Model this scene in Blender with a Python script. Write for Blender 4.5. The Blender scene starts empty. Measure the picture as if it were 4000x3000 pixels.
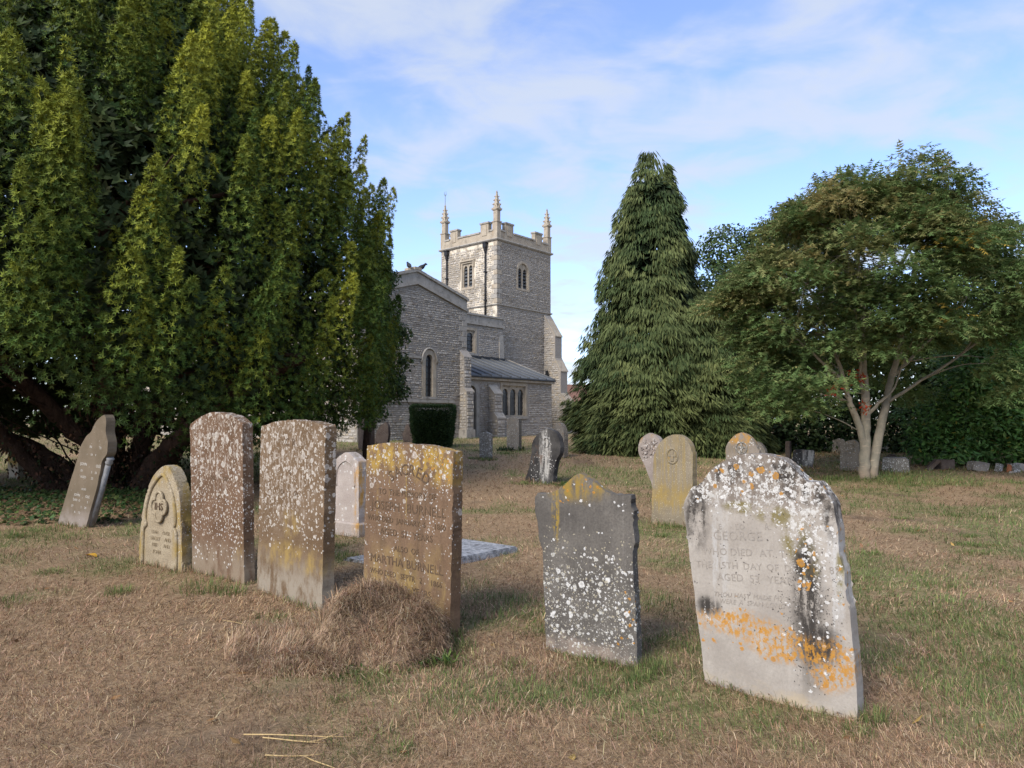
import bpy, bmesh, math, random
import numpy as np
from mathutils import Vector, Matrix
R = math.radians
random.seed(7); rng = np.random.default_rng(7)
scene = bpy.context.scene
col = scene.collection

# ------------------------------------------------------------------ camera
cam_d = bpy.data.cameras.new("camera"); cam = bpy.data.objects.new("camera", cam_d); col.objects.link(cam)
cam_d.sensor_width = 36; cam_d.lens = 36 * 2773 / 4000; cam_d.clip_start = .05; cam_d.clip_end = 3000
cam.location = (0, 0, 1.5); cam.rotation_euler = (R(90) + math.atan(135 / 2773), 0, 0)
scene.camera = cam
# ------------------------------------------------------------------ light
SUN_AZ, SUN_EL = R(36), R(37)          # azimuth measured from behind the camera towards the left
sun_dir = Vector((-math.sin(SUN_AZ) * math.cos(SUN_EL), -math.cos(SUN_AZ) * math.cos(SUN_EL), math.sin(SUN_EL)))
sd = bpy.data.lights.new("sun", 'SUN'); sun = bpy.data.objects.new("sun", sd); col.objects.link(sun)
sd.energy = 1.85; sd.angle = R(30.0); sd.color = (1.0, .95, .87)
sun.rotation_euler = sun_dir.to_track_quat('Z', 'Y').to_euler(); sun.location = (-20, -10, 20)
world = bpy.data.worlds.new("World"); scene.world = world; world.use_nodes = True
wt = world.node_tree; wt.nodes.clear()
def wn(t, **k):
    n = wt.nodes.new(t)
    for a, b in k.items(): setattr(n, a, b)
    return n
def wmath(op, a, b=None, clamp=False):
    n = wn('ShaderNodeMath', operation=op, use_clamp=clamp)
    for i, v in enumerate((a, b)):
        if v is None: continue
        if isinstance(v, (int, float)): n.inputs[i].default_value = v
        else: wt.links.new(v, n.inputs[i])
    return n.outputs[0]
sky = wn('ShaderNodeTexSky', sky_type='NISHITA', sun_disc=False)
sky.sun_elevation = SUN_EL
sky.sun_rotation = math.atan2(sun_dir.x, sun_dir.y)
sky.air_density = 1.0; sky.dust_density = .4; sky.ozone_density = 3.0
tc = wn('ShaderNodeTexCoord'); sep = wn('ShaderNodeSeparateXYZ'); wt.links.new(tc.outputs['Generated'], sep.inputs[0])
zc = wmath('MAXIMUM', sep.outputs[2], 0.0); zz = wmath('ADD', zc, .16)
cx = wmath('DIVIDE', sep.outputs[0], zz); cy = wmath('DIVIDE', sep.outputs[1], zz)
comb = wn('ShaderNodeCombineXYZ'); wt.links.new(cx, comb.inputs[0]); wt.links.new(cy, comb.inputs[1])
mp = wn('ShaderNodeMapping'); wt.links.new(comb.outputs[0], mp.inputs[0]); mp.inputs['Rotation'].default_value = (0, 0, R(-24)); mp.inputs['Scale'].default_value = (1.0, 1.2, 1); mp.inputs['Location'].default_value = (1.7, .35, 0)
n1 = wn('ShaderNodeTexNoise'); n1.inputs['Scale'].default_value = 1.15; n1.inputs['Detail'].default_value = 9; n1.inputs['Roughness'].default_value = .56; n1.inputs['Distortion'].default_value = .35
wt.links.new(mp.outputs[0], n1.inputs['Vector'])
n2 = wn('ShaderNodeTexNoise'); n2.inputs['Scale'].default_value = 4.2; n2.inputs['Detail'].default_value = 6; n2.inputs['Distortion'].default_value = .5
wt.links.new(mp.outputs[0], n2.inputs['Vector'])
cl = wmath('ADD', wmath('MULTIPLY', n1.outputs[0], .60), wmath('MULTIPLY', n2.outputs[0], .40))
mr = wn('ShaderNodeMapRange', interpolation_type='SMOOTHSTEP'); wt.links.new(cl, mr.inputs[0])
for i, v in ((1, .42), (2, .60), (3, .10), (4, .82)): mr.inputs[i].default_value = v
hz = wmath('MULTIPLY', wmath('POWER', wmath('SUBTRACT', 1.0, zc), 10), .18)
cf = wmath('ADD', mr.outputs[0], hz, True)
mixc = wn('ShaderNodeMix', data_type='RGBA'); wt.links.new(cf, mixc.inputs[0])
tint = wn('ShaderNodeMix', data_type='RGBA', blend_type='MULTIPLY'); tint.inputs[0].default_value = 1.0; tint.inputs[7].default_value = (.69, .685, .80, 1)
wt.links.new(sky.outputs[0], tint.inputs[6]); wt.links.new(tint.outputs[2], mixc.inputs[6])
mixc.inputs[7].default_value = (1.82, 1.98, 2.26, 1)
bg = wn('ShaderNodeBackground'); wt.links.new(mixc.outputs[2], bg.inputs[0]); bg.inputs[1].default_value = .15
wo = wn('ShaderNodeOutputWorld'); wt.links.new(bg.outputs[0], wo.inputs[0])
vs = scene.view_settings; vs.view_transform = 'Standard'; vs.look = 'None'; vs.exposure = 1.4; vs.gamma = 1.0
scene.cycles.use_denoising = True
scene.cycles.max_bounces = 6; scene.cycles.diffuse_bounces = 3; scene.cycles.glossy_bounces = 2; scene.cycles.transmission_bounces = 3; scene.cycles.transparent_max_bounces = 6

# ------------------------------------------------------------------ helpers
def unit(a): return a / np.maximum(np.linalg.norm(a, axis=-1, keepdims=True), 1e-9)
def _h(ix, iy, seed):
    h = (ix.astype(np.int64) * 374761393 + iy.astype(np.int64) * 668265263 + seed * 1442695041) & 0x7fffffff
    h = (h ^ (h >> 13)) * 1274126177 & 0x7fffffff
    return ((h ^ (h >> 16)) & 0xffff) / 65535.0
def vnoise(x, y, seed=0):
    x = np.asarray(x, float); y = np.asarray(y, float)
    ix = np.floor(x); iy = np.floor(y); fx = x - ix; fy = y - iy
    fx = fx * fx * (3 - 2 * fx); fy = fy * fy * (3 - 2 * fy)
    ix = ix.astype(np.int64); iy = iy.astype(np.int64)
    a = _h(ix, iy, seed); b = _h(ix + 1, iy, seed); c = _h(ix, iy + 1, seed); d = _h(ix + 1, iy + 1, seed)
    return (a * (1 - fx) + b * fx) * (1 - fy) + (c * (1 - fx) + d * fx) * fy
def fbm(x, y, seed=0, o=4):
    v = 0; a = .5; f = 1
    for i in range(o):
        v = v + a * vnoise(np.asarray(x) * f, np.asarray(y) * f, seed + i * 17); a *= .5; f *= 2.03
    return v / (1 - .5 ** o)
def G(x, y):
    """ground height"""
    x = np.asarray(x, float); y = np.asarray(y, float)
    t = np.clip((y - 8) / 25., 0, 1)
    z = .6 * t * t * (3 - 2 * t)
    z = z + (fbm(x * .55 + 9, y * .55, 3, 3) - .5) * .07 + (fbm(x * 2.2, y * 2.2, 5, 2) - .5) * .025
    z = z + .10 * np.exp(-((x + 7.2) ** 2 / 2.6 + (y - 11.6) ** 2 / 3.0))
    return z
def Gf(x, y): return float(G(x, y))
def green_mask(x, y):
    g = fbm(x * .42 + 3.1, y * .30 + 1.7, 21, 3) * .62 + fbm(x * 1.9, y * 1.5, 33, 3) * .38
    far = np.clip((y - 6) / 9, 0, 1)
    g = g + .085 * far + .03 * np.clip((x - .5) / 5, 0, 1) * far
    g = g + .18 * np.exp(-((x - 8.1) ** 2 / 3.0 + (y - 15.6) ** 2 / 1.0))
    return np.clip((g - .52) / .13, 0, 1)

def set_props(o, label=None, cat=None, group=None, kind=None):
    if label: o["label"] = label
    if cat: o["category"] = cat
    if group: o["group"] = group
    if kind: o["kind"] = kind
    return o
def add_obj(name, data, parent=None, loc=None, rot=None):
    o = bpy.data.objects.new(name, data); col.objects.link(o)
    if parent is not None: o.parent = parent
    if loc is not None: o.location = loc
    if rot is not None: o.rotation_euler = rot
    return o
def empty(name, loc, rz=0):
    o = add_obj(name, None, None, loc, (0, 0, rz)); o.empty_display_size = .2; return o
def np_mesh(name, V, F, mats, colors=None, smooth=False, midx=None):
    V = np.ascontiguousarray(V, np.float32); F = np.ascontiguousarray(F, np.int32)
    me = bpy.data.meshes.new(name); k = F.shape[1]
    me.vertices.add(len(V)); me.vertices.foreach_set("co", V.ravel())
    me.loops.add(F.size); me.loops.foreach_set("vertex_index", F.ravel())
    me.polygons.add(len(F)); me.polygons.foreach_set("loop_start", np.arange(0, F.size, k, dtype=np.int32))
    me.polygons.foreach_set("loop_total", np.full(len(F), k, np.int32))
    if midx is not None: me.polygons.foreach_set("material_index", midx.astype(np.int32))
    me.polygons.foreach_set("use_smooth", np.full(len(F), smooth, bool))
    if colors is not None:
        at = me.color_attributes.new("col", 'FLOAT_COLOR', 'POINT')
        c4 = np.ones((len(V), 4), np.float32); c4[:, :3] = colors; at.data.foreach_set("color", c4.ravel())
    for m in (mats if isinstance(mats, (list, tuple)) else [mats]): me.materials.append(m)
    me.update(calc_edges=True); return me
def bm_mesh(name, bm, mat, smooth=False):
    bmesh.ops.recalc_face_normals(bm, faces=bm.faces[:])
    me = bpy.data.meshes.new(name); bm.to_mesh(me); bm.free()
    for m in (mat if isinstance(mat, (list, tuple)) else [mat]): me.materials.append(m)
    if smooth:
        for p in me.polygons: p.use_smooth = True
    return me
def bm_box(bm, x0, x1, y0, y1, z0, z1, bev=0.0):
    vs_ = [bm.verts.new(p) for p in ((x0,y0,z0),(x1,y0,z0),(x1,y1,z0),(x0,y1,z0),(x0,y0,z1),(x1,y0,z1),(x1,y1,z1),(x0,y1,z1))]
    fs = [bm.faces.new([vs_[i] for i in q]) for q in ((0,3,2,1),(4,5,6,7),(0,1,5,4),(1,2,6,5),(2,3,7,6),(3,0,4,7))]
    if bev:
        es = list({e for f in fs for e in f.edges}); bmesh.ops.bevel(bm, geom=es, offset=bev, segments=1, affect='EDGES', profile=.6)
    return vs_
def bm_prism(bm, poly, d0, d1, axis):
    """extrude a 2-D polygon; axis 'y': poly=(x,z) from y=d0 to d1; 'x': poly=(y,z)"""
    f3 = (lambda p, d: (p[0], d, p[1])) if axis == 'y' else (lambda p, d: (d, p[0], p[1])) if axis == 'x' else (lambda p, d: (p[0], p[1], d))
    a = [bm.verts.new(f3(p, d0)) for p in poly]; b = [bm.verts.new(f3(p, d1)) for p in poly]
    n = len(poly); fa = bm.faces.new(a); fb = bm.faces.new(b[::-1])
    for i in range(n): bm.faces.new((a[i], b[i], b[(i + 1) % n], a[(i + 1) % n]))
    return fa, fb
def tube(bm, pts, rads, seg=8, cap=True):
    rings = []; pts = [Vector(p) for p in pts]; prev = None
    for i, p in enumerate(pts):
        t = (pts[min(i + 1, len(pts) - 1)] - pts[max(i - 1, 0)]).normalized()
        if prev is None:
            up = Vector((0, 0, 1)) if abs(t.z) < .9 else Vector((1, 0, 0)); prev = t.cross(up).normalized()
        a = (prev - t * prev.dot(t)).normalized(); b = t.cross(a); prev = a
        rings.append([bm.verts.new(p + (a * math.cos(q) + b * math.sin(q)) * rads[i]) for q in [2 * math.pi * k / seg for k in range(seg)]])
    for r0, r1 in zip(rings, rings[1:]):
        for k in range(seg): bm.faces.new((r0[k], r0[(k + 1) % seg], r1[(k + 1) % seg], r1[k]))
    if cap: bm.faces.new(rings[0][::-1]); bm.faces.new(rings[-1])
def spline(pts, n=6):
    """Catmull-Rom through points (tuples of any size)"""
    P = [np.array(p, float) for p in pts]; P = [2 * P[0] - P[1]] + P + [2 * P[-1] - P[-2]]; out = []
    for i in range(1, len(P) - 2):
        for k in range(n):
            t = k / n; out.append(.5 * (2 * P[i] + (P[i+1] - P[i-1]) * t + (2*P[i-1] - 5*P[i] + 4*P[i+1] - P[i+2]) * t * t + (3*P[i] - P[i-1] - 3*P[i+1] + P[i+2]) * t ** 3))
    out.append(P[-2]); return out

# ------------------------------------------------------------------ node materials
class NB:
    def __init__(s, name):
        s.m = bpy.data.materials.new(name); s.m.use_nodes = True; s.t = s.m.node_tree; s.t.nodes.clear()
        s.out = s.t.nodes.new('ShaderNodeOutputMaterial'); s._oc = None
    def n(s, t, **k):
        x = s.t.nodes.new(t)
        for a, b in k.items(): setattr(x, a, b)
        return x
    def set(s, inp, v):
        if v is None: return
        if hasattr(v, 'links') or isinstance(v, bpy.types.NodeSocket): s.t.links.new(v, inp)
        elif isinstance(v, (tuple, list)) and len(v) == 3 and inp.type == 'RGBA': inp.default_value = (*v, 1)
        else: inp.default_value = v
    def math(s, op, a, b=None, clamp=False):
        x = s.n('ShaderNodeMath', operation=op, use_clamp=clamp); s.set(x.inputs[0], a); s.set(x.inputs[1], b); return x.outputs[0]
    def vmath(s, op, a, b=None):
        x = s.n('ShaderNodeVectorMath', operation=op); s.set(x.inputs[0], a)
        if b is not None: s.set(x.inputs[1], b)
        return x.outputs[0]
    def mix(s, f, a, b, mode='MIX'):
        x = s.n('ShaderNodeMix', data_type='RGBA', blend_type=mode); s.set(x.inputs[0], f); s.set(x.inputs[6], a); s.set(x.inputs[7], b); return x.outputs[2]
    def obj(s):
        if s._oc is None: s._oc = s.n('ShaderNodeTexCoord').outputs['Object']
        return s._oc
    def xyz(s, v):
        x = s.n('ShaderNodeSeparateXYZ'); s.set(x.inputs[0], v); return x.outputs
    def mapping(s, v, scale=(1,1,1), loc=(0,0,0)):
        x = s.n('ShaderNodeMapping'); s.set(x.inputs[0], v); x.inputs['Scale'].default_value = scale; x.inputs['Location'].default_value = loc; return x.outputs[0]
    def noise(s, v, scale, detail=4, rough=.55, dist=0.0, color=False):
        x = s.n('ShaderNodeTexNoise'); s.set(x.inputs['Vector'], v); x.inputs['Scale'].default_value = scale
        x.inputs['Detail'].default_value = detail; x.inputs['Roughness'].default_value = rough; x.inputs['Distortion'].default_value = dist
        return x.outputs[1 if color else 0]
    def vor(s, v, scale):
        x = s.n('ShaderNodeTexVoronoi'); s.set(x.inputs['Vector'], v); x.inputs['Scale'].default_value = scale; return x.outputs[0], x.outputs[1]
    def ss(s, v, lo, hi, a=0.0, b=1.0):
        x = s.n('ShaderNodeMapRange', interpolation_type='SMOOTHSTEP'); s.set(x.inputs[0], v)
        for i, q in ((1, lo), (2, hi), (3, a), (4, b)): s.set(x.inputs[i], q)
        return x.outputs[0]
    def attr(s, name): x = s.n('ShaderNodeAttribute', attribute_name=name); return x.outputs[0]
    def finish(s, base, rough=.85, bump=None, bstr=.4, bdist=.01, spec=.3, metal=0.0, transl=0.0, normal=None):
        p = s.n('ShaderNodeBsdfPrincipled'); s.set(p.inputs['Base Color'], base); s.set(p.inputs['Roughness'], rough)
        s.set(p.inputs['Specular IOR Level'], spec); s.set(p.inputs['Metallic'], metal)
        if bump is not None:
            b = s.n('ShaderNodeBump'); b.inputs['Strength'].default_value = bstr; b.inputs['Distance'].default_value = bdist; s.set(b.inputs['Height'], bump); s.t.links.new(b.outputs[0], p.inputs['Normal'])
        sh = p.outputs[0]
        if transl:
            tr = s.n('ShaderNodeBsdfTranslucent'); s.set(tr.inputs[0], base); mx = s.n('ShaderNodeMixShader'); mx.inputs[0].default_value = transl
            s.t.links.new(sh, mx.inputs[1]); s.t.links.new(tr.outputs[0], mx.inputs[2]); sh = mx.outputs[0]
        s.t.links.new(sh, s.out.inputs[0]); return s.m

def leaf_mat(name, rough=.5, transl=.25, spec=.35):
    b = NB(name); return b.finish(b.attr('col'), max(rough, .45), transl=transl, spec=spec * .35)
def plain_mat(name, c, rough=.8, var=.25, scale=6, spec=.3, bstr=.3, metal=0.0, c2=None):
    b = NB(name); n = b.noise(b.obj(), scale, 6, .6); d = c2 or tuple(x * (1 - 2 * var) for x in c)
    n3 = b.noise(b.obj(), scale * 9, 3, .6)
    base = b.mix(b.ss(n, .3, .7), c, d); base = b.mix(.5, base, b.mix(n3, tuple(x * (1 - var) for x in c), tuple(min(1, x * (1 + var)) for x in c)))
    return b.finish(base, rough, b.math('ADD', n, n3), bstr, .01, spec, metal)

def stone_mat(name, c1, c2, layers=(), bstr=.5, fine=.25):
    """weathered gravestone: base tones and lichen / stain layers placed in the stone's own x,z metres
    layer = (kind, colour, params, masks, opacity); mask = ('blob',cx,cz,rx,rz,soft) or ('z',lo,hi)"""
    b = NB(name); o = b.obj(); X, Y_, Z = b.xyz(o)
    wob = b.vmath('SCALE', b.vmath('SUBTRACT', b.noise(o, 28, 3, .6, 0, True), (.5, .5, .5)), None)
    wob.node.inputs['Scale'].default_value = .03
    od = b.vmath('ADD', o, wob)
    wob2 = b.vmath('SCALE', b.vmath('SUBTRACT', b.noise(o, 120, 2, .6, 0, True), (.5, .5, .5)), None); wob2.node.inputs['Scale'].default_value = .013
    od = b.vmath('ADD', od, wob2)
    big = b.noise(o, 3.2, 6, .62); fine_n = b.noise(o, 70, 4, .7); med = b.noise(o, 14, 5, .65)
    base = b.mix(b.ss(big, .33, .67), c1, c2)
    base = b.mix(b.ss(fine_n, .35, .75, 0, fine * 2), base, tuple(x * .45 for x in c1))
    base = b.mix(b.ss(med, .55, .8, 0, .35), base, tuple(min(1, x * 1.35) for x in c2))
    H = b.math('ADD', b.math('MULTIPLY', fine_n, .5), med)
    dn = b.math('SUBTRACT', b.noise(o, 5.5, 5, .65), .5)
    for kind, colr, prm, masks, opac in layers:
        mk = None
        for m in masks:
            if m[0] == 'blob':
                _, cx_, cz_, rx, rz, soft = m
                dx = b.math('DIVIDE', b.math('SUBTRACT', X, cx_), rx); dz = b.math('DIVIDE', b.math('SUBTRACT', Z, cz_), rz)
                d = b.math('SQRT', b.math('ADD', b.math('MULTIPLY', dx, dx), b.math('MULTIPLY', dz, dz)))
                v = b.ss(b.math('ADD', d, b.math('MULTIPLY', dn, 1.3)), 1 + soft, 1 - soft)
                mk = v if mk is None else b.math('MAXIMUM', mk, v)
            else:
                _, lo, hi = m
                v = b.ss(b.math('ADD', Z, b.math('MULTIPLY', dn, .35)), lo, hi)
                mk = v if mk is None else b.math('MULTIPLY', mk, v)
        if kind == 'spots':
            sc, r0, r1, dens = prm
            D, C = b.vor(od, sc); r, g, bl = b.xyz(C)
            rad = b.ss(r, 0, 1, r0, r1)
            dm = dens if mk is None else b.math('MULTIPLY', mk, dens)
            pres = b.math('LESS_THAN', g, dm)
            f = b.math('MULTIPLY', b.ss(D, rad, b.math('MULTIPLY', rad, .72)), pres)
            ring = b.ss(D, b.math('MULTIPLY', rad, .25), b.math('MULTIPLY', rad, .75), .62, 1.0)
            colr = b.mix(b.math('MULTIPLY', bl, .35), colr, tuple(x * .6 for x in colr))
            colr = b.mix(b.math('SUBTRACT', 1.0, ring), colr, tuple(x * .55 for x in (c1)))
            f = b.math('MULTIPLY', f, opac); H = b.math('ADD', H, b.math('MULTIPLY', f, .35))
        else:
            sx, sz, lo, hi = prm
            nn = b.noise(b.mapping(od, (sx, sx, sz), (random.random() * 9, 3, random.random() * 7)), 1.0, 7, .68)
            f = b.ss(nn, lo, hi, 0, opac)
            if mk is not None: f = b.math('MULTIPLY', f, mk)
        base = b.mix(f, base, colr)
    return b.finish(base, .93, H, bstr, .006, .12)

# ================================================================== GROUND
def axis_pts(dense0, dense1, step, lo, hi):
    a = list(np.arange(dense0, dense1 + 1e-6, step)); s = step; v = dense1
    while v < hi: s *= 1.25; v += s; a.append(min(v, hi))
    s = step; v = dense0
    while v > lo: s *= 1.25; v -= s; a.insert(0, max(v, lo))
    return np.array(a)
gx = axis_pts(-10, 10, .11, -600, 600); gy = axis_pts(2.0, 14, .11, -60, 900)
XX, YY = np.meshgrid(gx, gy); ZZ = G(XX, YY)
V = np.stack([XX.ravel(), YY.ravel(), ZZ.ravel()], 1); nx, ny = len(gx), len(gy)
ii, jj = np.meshgrid(np.arange(nx - 1), np.arange(ny - 1)); a_ = (jj * nx + ii).ravel()
F = np.stack([a_, a_ + 1, a_ + nx + 1, a_ + nx], 1)
gm = green_mask(V[:, 0], V[:, 1])
b = NB("dry_turf"); o = b.obj()
n_big = b.noise(o, .9, 5, .6); n_f = b.noise(o, 26, 6, .7, 1.2); n_s = b.noise(b.mapping(o, (60, 18, 30)), 1.0, 5, .7, .8); n_s2 = b.noise(b.mapping(o, (15, 70, 30)), 1.0, 5, .7, .8)
straw = b.mix(b.ss(n_f, .3, .72), (.165, .108, .064), (.43, .30, .178))
straw = b.mix(b.ss(n_s, .52, .72, 0, .7), straw, (.5, .37, .22)); straw = b.mix(b.ss(n_s2, .55, .75, 0, .6), straw, (.46, .33, .2))
straw = b.mix(b.ss(n_big, .35, .7, 0, .4), straw, (.30, .205, .118))
grn = b.mix(b.ss(n_f, .3, .7), (.075, .10, .03), (.2, .225, .085))
msk = b.math('MULTIPLY', b.xyz(b.attr('col'))[0], b.ss(b.noise(o, 7, 5, .7), .3, .62))
straw = b.mix(b.math('MULTIPLY', b.xyz(b.attr('col'))[1], .7), straw, (.13, .09, .06))
turf_mat = b.finish(b.mix(b.math('MULTIPLY', msk, .75), straw, grn), .95, b.math('ADD', b.math('ADD', n_f, n_s), n_s2), .6, .02, .05)
ground = add_obj("ground", np_mesh("ground", V, F, turf_mat, np.stack([gm, np.clip((.36 - vnoise(V[:, 0] * 1.7, V[:, 1] * 1.7, 99) - .35 * vnoise(V[:, 0] * 6, V[:, 1] * 6, 98)) / .1, 0, 1), gm], 1), True)); set_props(ground, kind="structure", label="dry brown churchyard turf with patches of green")

# ---------------------------------------------------------------- grass blades
def blades(P, az, el, L, W, C, curve=.25):
    """bent tapering blades: 5 vertices, a quad and a triangle (as two quads sharing the tip)"""
    n = len(P); d = np.stack([np.cos(az) * np.cos(el), np.sin(az) * np.cos(el), np.sin(el)], 1)
    s = np.stack([-np.sin(az), np.cos(az), np.zeros(n)], 1) * (W / 2)[:, None]
    mid = P + d * (L * .55)[:, None] + np.array([0, 0, 1.]) * (L * curve * .35)[:, None]
    tip = P + d * L[:, None]; tip[:, 2] -= L * curve * .2
    V = np.stack([P - s, P + s, mid + s * .75, mid - s * .75, tip], 1).reshape(-1, 3)
    i = np.arange(n)[:, None] * 5
    T = np.concatenate([i + [0, 1, 2], i + [0, 2, 3], i + [3, 2, 4]], 1).reshape(-1, 3)
    return V, T, np.repeat(C, 5, 0)
def blades1(P, az, el, L, W, C):
    """single-triangle blades"""
    n = len(P); d = np.stack([np.cos(az) * np.cos(el), np.sin(az) * np.cos(el), np.sin(el)], 1)
    s = np.stack([-np.sin(az), np.cos(az), np.zeros(n)], 1) * (W / 2)[:, None]
    return np.stack([P - s, P + s, P + d * L[:, None]], 1).reshape(-1, 3), np.arange(n * 3).reshape(-1, 3), np.repeat(C, 3, 0)
def pal(n, cols, probs, jit=.18):
    k = rng.choice(len(cols), n, p=np.array(probs) / sum(probs)); c = np.array(cols)[k]
    return np.clip(c * (1 + rng.normal(0, jit, (n, 1))) * (1 + rng.normal(0, .05, (n, 3))), .005, .9)
STRAW = [(.42, .285, .172), (.31, .20, .12), (.52, .375, .23), (.15, .098, .06), (.60, .465, .305), (.37, .24, .155)]
SPROB = [.26, .24, .14, .21, .05, .10]
GREEN = [(.11, .155, .05), (.165, .21, .07), (.25, .27, .105), (.08, .12, .04)]
def scatter(n, y0, y1, margin=.8):
    """positions whose density falls with the square of the distance"""
    y = np.exp(rng.uniform(np.log(y0), np.log(y1), n)); x = rng.uniform(-1, 1, n) * (y * .74 + margin); return x, y
parts = []
N = 300000
x, y = scatter(N, 2.35, 34)
x = x + rng.normal(0, .02, N)
kp = (vnoise(x * 1.7, y * 1.7, 99) + .35 * vnoise(x * 6, y * 6, 98) > .33) | (rng.random(N) < .3); x, y = x[kp], y[kp]; N = len(x)
gmk = green_mask(x, y); isg = rng.random(N) < gmk * .62
lod = np.clip(y / 4.0, .8, 5)
C = np.where(isg[:, None], pal(N, GREEN, [.35, .3, .2, .15]), pal(N, STRAW, SPROB, .24))
C = C * (.62 + .76 * fbm(x * .8, y * .8, 71, 4))[:, None] * (.78 + .44 * fbm(x * 5, y * 5, 72, 2))[:, None]
L = rng.uniform(.025, .085, N) * np.where(isg, .9, 1.0) * lod ** .35; W = rng.uniform(.0020, .0046, N) * lod
el = np.where(isg, rng.uniform(.5, 1.4, N), np.abs(rng.normal(.25, .30, N)))
flow = fbm(x * .5, y * .5, 73, 2) * 9.0
az = flow + rng.normal(0, 1.1, N)
P = np.stack([x, y, G(x, y) + rng.uniform(-.004, .016, N)], 1)
k = y < 6.0
parts.append(blades(P[k], az[k], el[k], L[k], W[k], C[k], .45)); k = ~k; parts.append(blades1(P[k], az[k], el[k], L[k], W[k], C[k]))
# bleached longer stalks lying on top
N = 4200; x, y = scatter(N, 2.35, 12); P = np.stack([x, y, G(x, y) + rng.uniform(.008, .03, N)], 1)
parts.append(blades(P, rng.uniform(0, 6.28, N), rng.normal(.06, .15, N), rng.uniform(.06, .14, N), rng.uniform(.0022, .0038, N) * np.clip(y / 4, .8, 3), pal(N, [(.54, .40, .26), (.46, .33, .2), (.40, .28, .17)], [.35, .35, .3]), .3))
# short upright stubble
N = 70000; x, y = scatter(N, 2.35, 8)
keep = vnoise(x * 3.1, y * 3.1, 90) > .42; x, y = x[keep], y[keep]; N = len(x)
C = pal(N, STRAW, SPROB) * (.72 + .56 * fbm(x * .8, y * .8, 71, 4))[:, None]
P = np.stack([x, y, G(x, y) - .004], 1)
parts.append(blades1(P, rng.uniform(0, 6.28, N), rng.uniform(.7, 1.5, N), rng.uniform(.02, .055, N), rng.uniform(.003, .005, N) * np.clip(y / 4, .8, 3), C))
# green tussocks: loose ones in the turf and at the feet of the stones
TUFT = [(-3.4, 6.2, .16, .13), (-2.75, 6.35, .30, .15), (-2.45, 6.25, .2, .14), (-1.42, 5.5, .12, .08), (.85, 4.3, .13, .15), (.72, 4.15, .1, .12), (1.78, 3.55, .10, .15), (1.62, 3.42, .12, .09), (.02, 4.35, .14, .08), (-.35, 4.75, .15, .11),
        (-4.1, 5.9, .3, .07), (-4.7, 5.6, .35, .08), (-3.9, 5.2, .2, .06), (-5.1, 6.6, .4, .08), (-1.0, 4.2, .16, .09), (.55, 5.9, .25, .07), (1.0, 4.9, .14, .06), (2.6, 4.6, .25, .07), (3.1, 5.3, .3, .07), (3.4, 3.7, .2, .06), (2.4, 3.3, .2, .06),
        (8.3, 15.6, .7, .22), (7.3, 15.9, .5, .18), (9.3, 15.2, .9, .14), (8.9, 16.4, .6, .2), (2.2, 9.7, .3, .1), (-.75, 20.6, .4, .16), (-1.1, 20.9, .3, .14), (1.1, 15.0, .4, .1), (.2, 15.2, .4, .1), (-6.3, 9.3, .5, .1), (-5.6, 9.0, .4, .09)]
for _ in range(240):
    yy = math.exp(random.uniform(math.log(2.7), math.log(24))); xx = random.uniform(-1, 1) * yy * .75
    if float(green_mask(xx, yy)) > random.random() * .8: TUFT.append((xx, yy, random.uniform(.06, .22) * (1 + yy * .06), random.uniform(.035, .075) * (1 + yy * .03)))
for (tx, ty, tr, th) in TUFT:
    n = int(110 + 700 * tr / max(ty / 4, 1)); a = rng.uniform(0, 6.28, n); r = tr * np.sqrt(rng.random(n)) * (.5 + .5 * rng.random(n))
    px = tx + np.cos(a) * r; py = ty + np.sin(a) * r
    C = pal(n, GREEN + [(.26, .2, .09)], [.34, .3, .2, .1, .12])
    P = np.stack([px, py, G(px, py) - .005], 1)
    parts.append(blades(P, a + rng.normal(0, .8, n), rng.uniform(.6, 1.45, n), th * .72 * rng.uniform(.4, 1.2, n), rng.uniform(.002, .004, n) * max(ty / 4.5, .9), C, .5))
def merge(parts):
    Vs, Fs, Cs = [], [], []; k = 0
    for v, f, c in parts: Vs.append(v); Fs.append(f + k); Cs.append(c); k += len(v)
    return np.concatenate(Vs), np.concatenate(Fs), np.concatenate(Cs)

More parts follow.
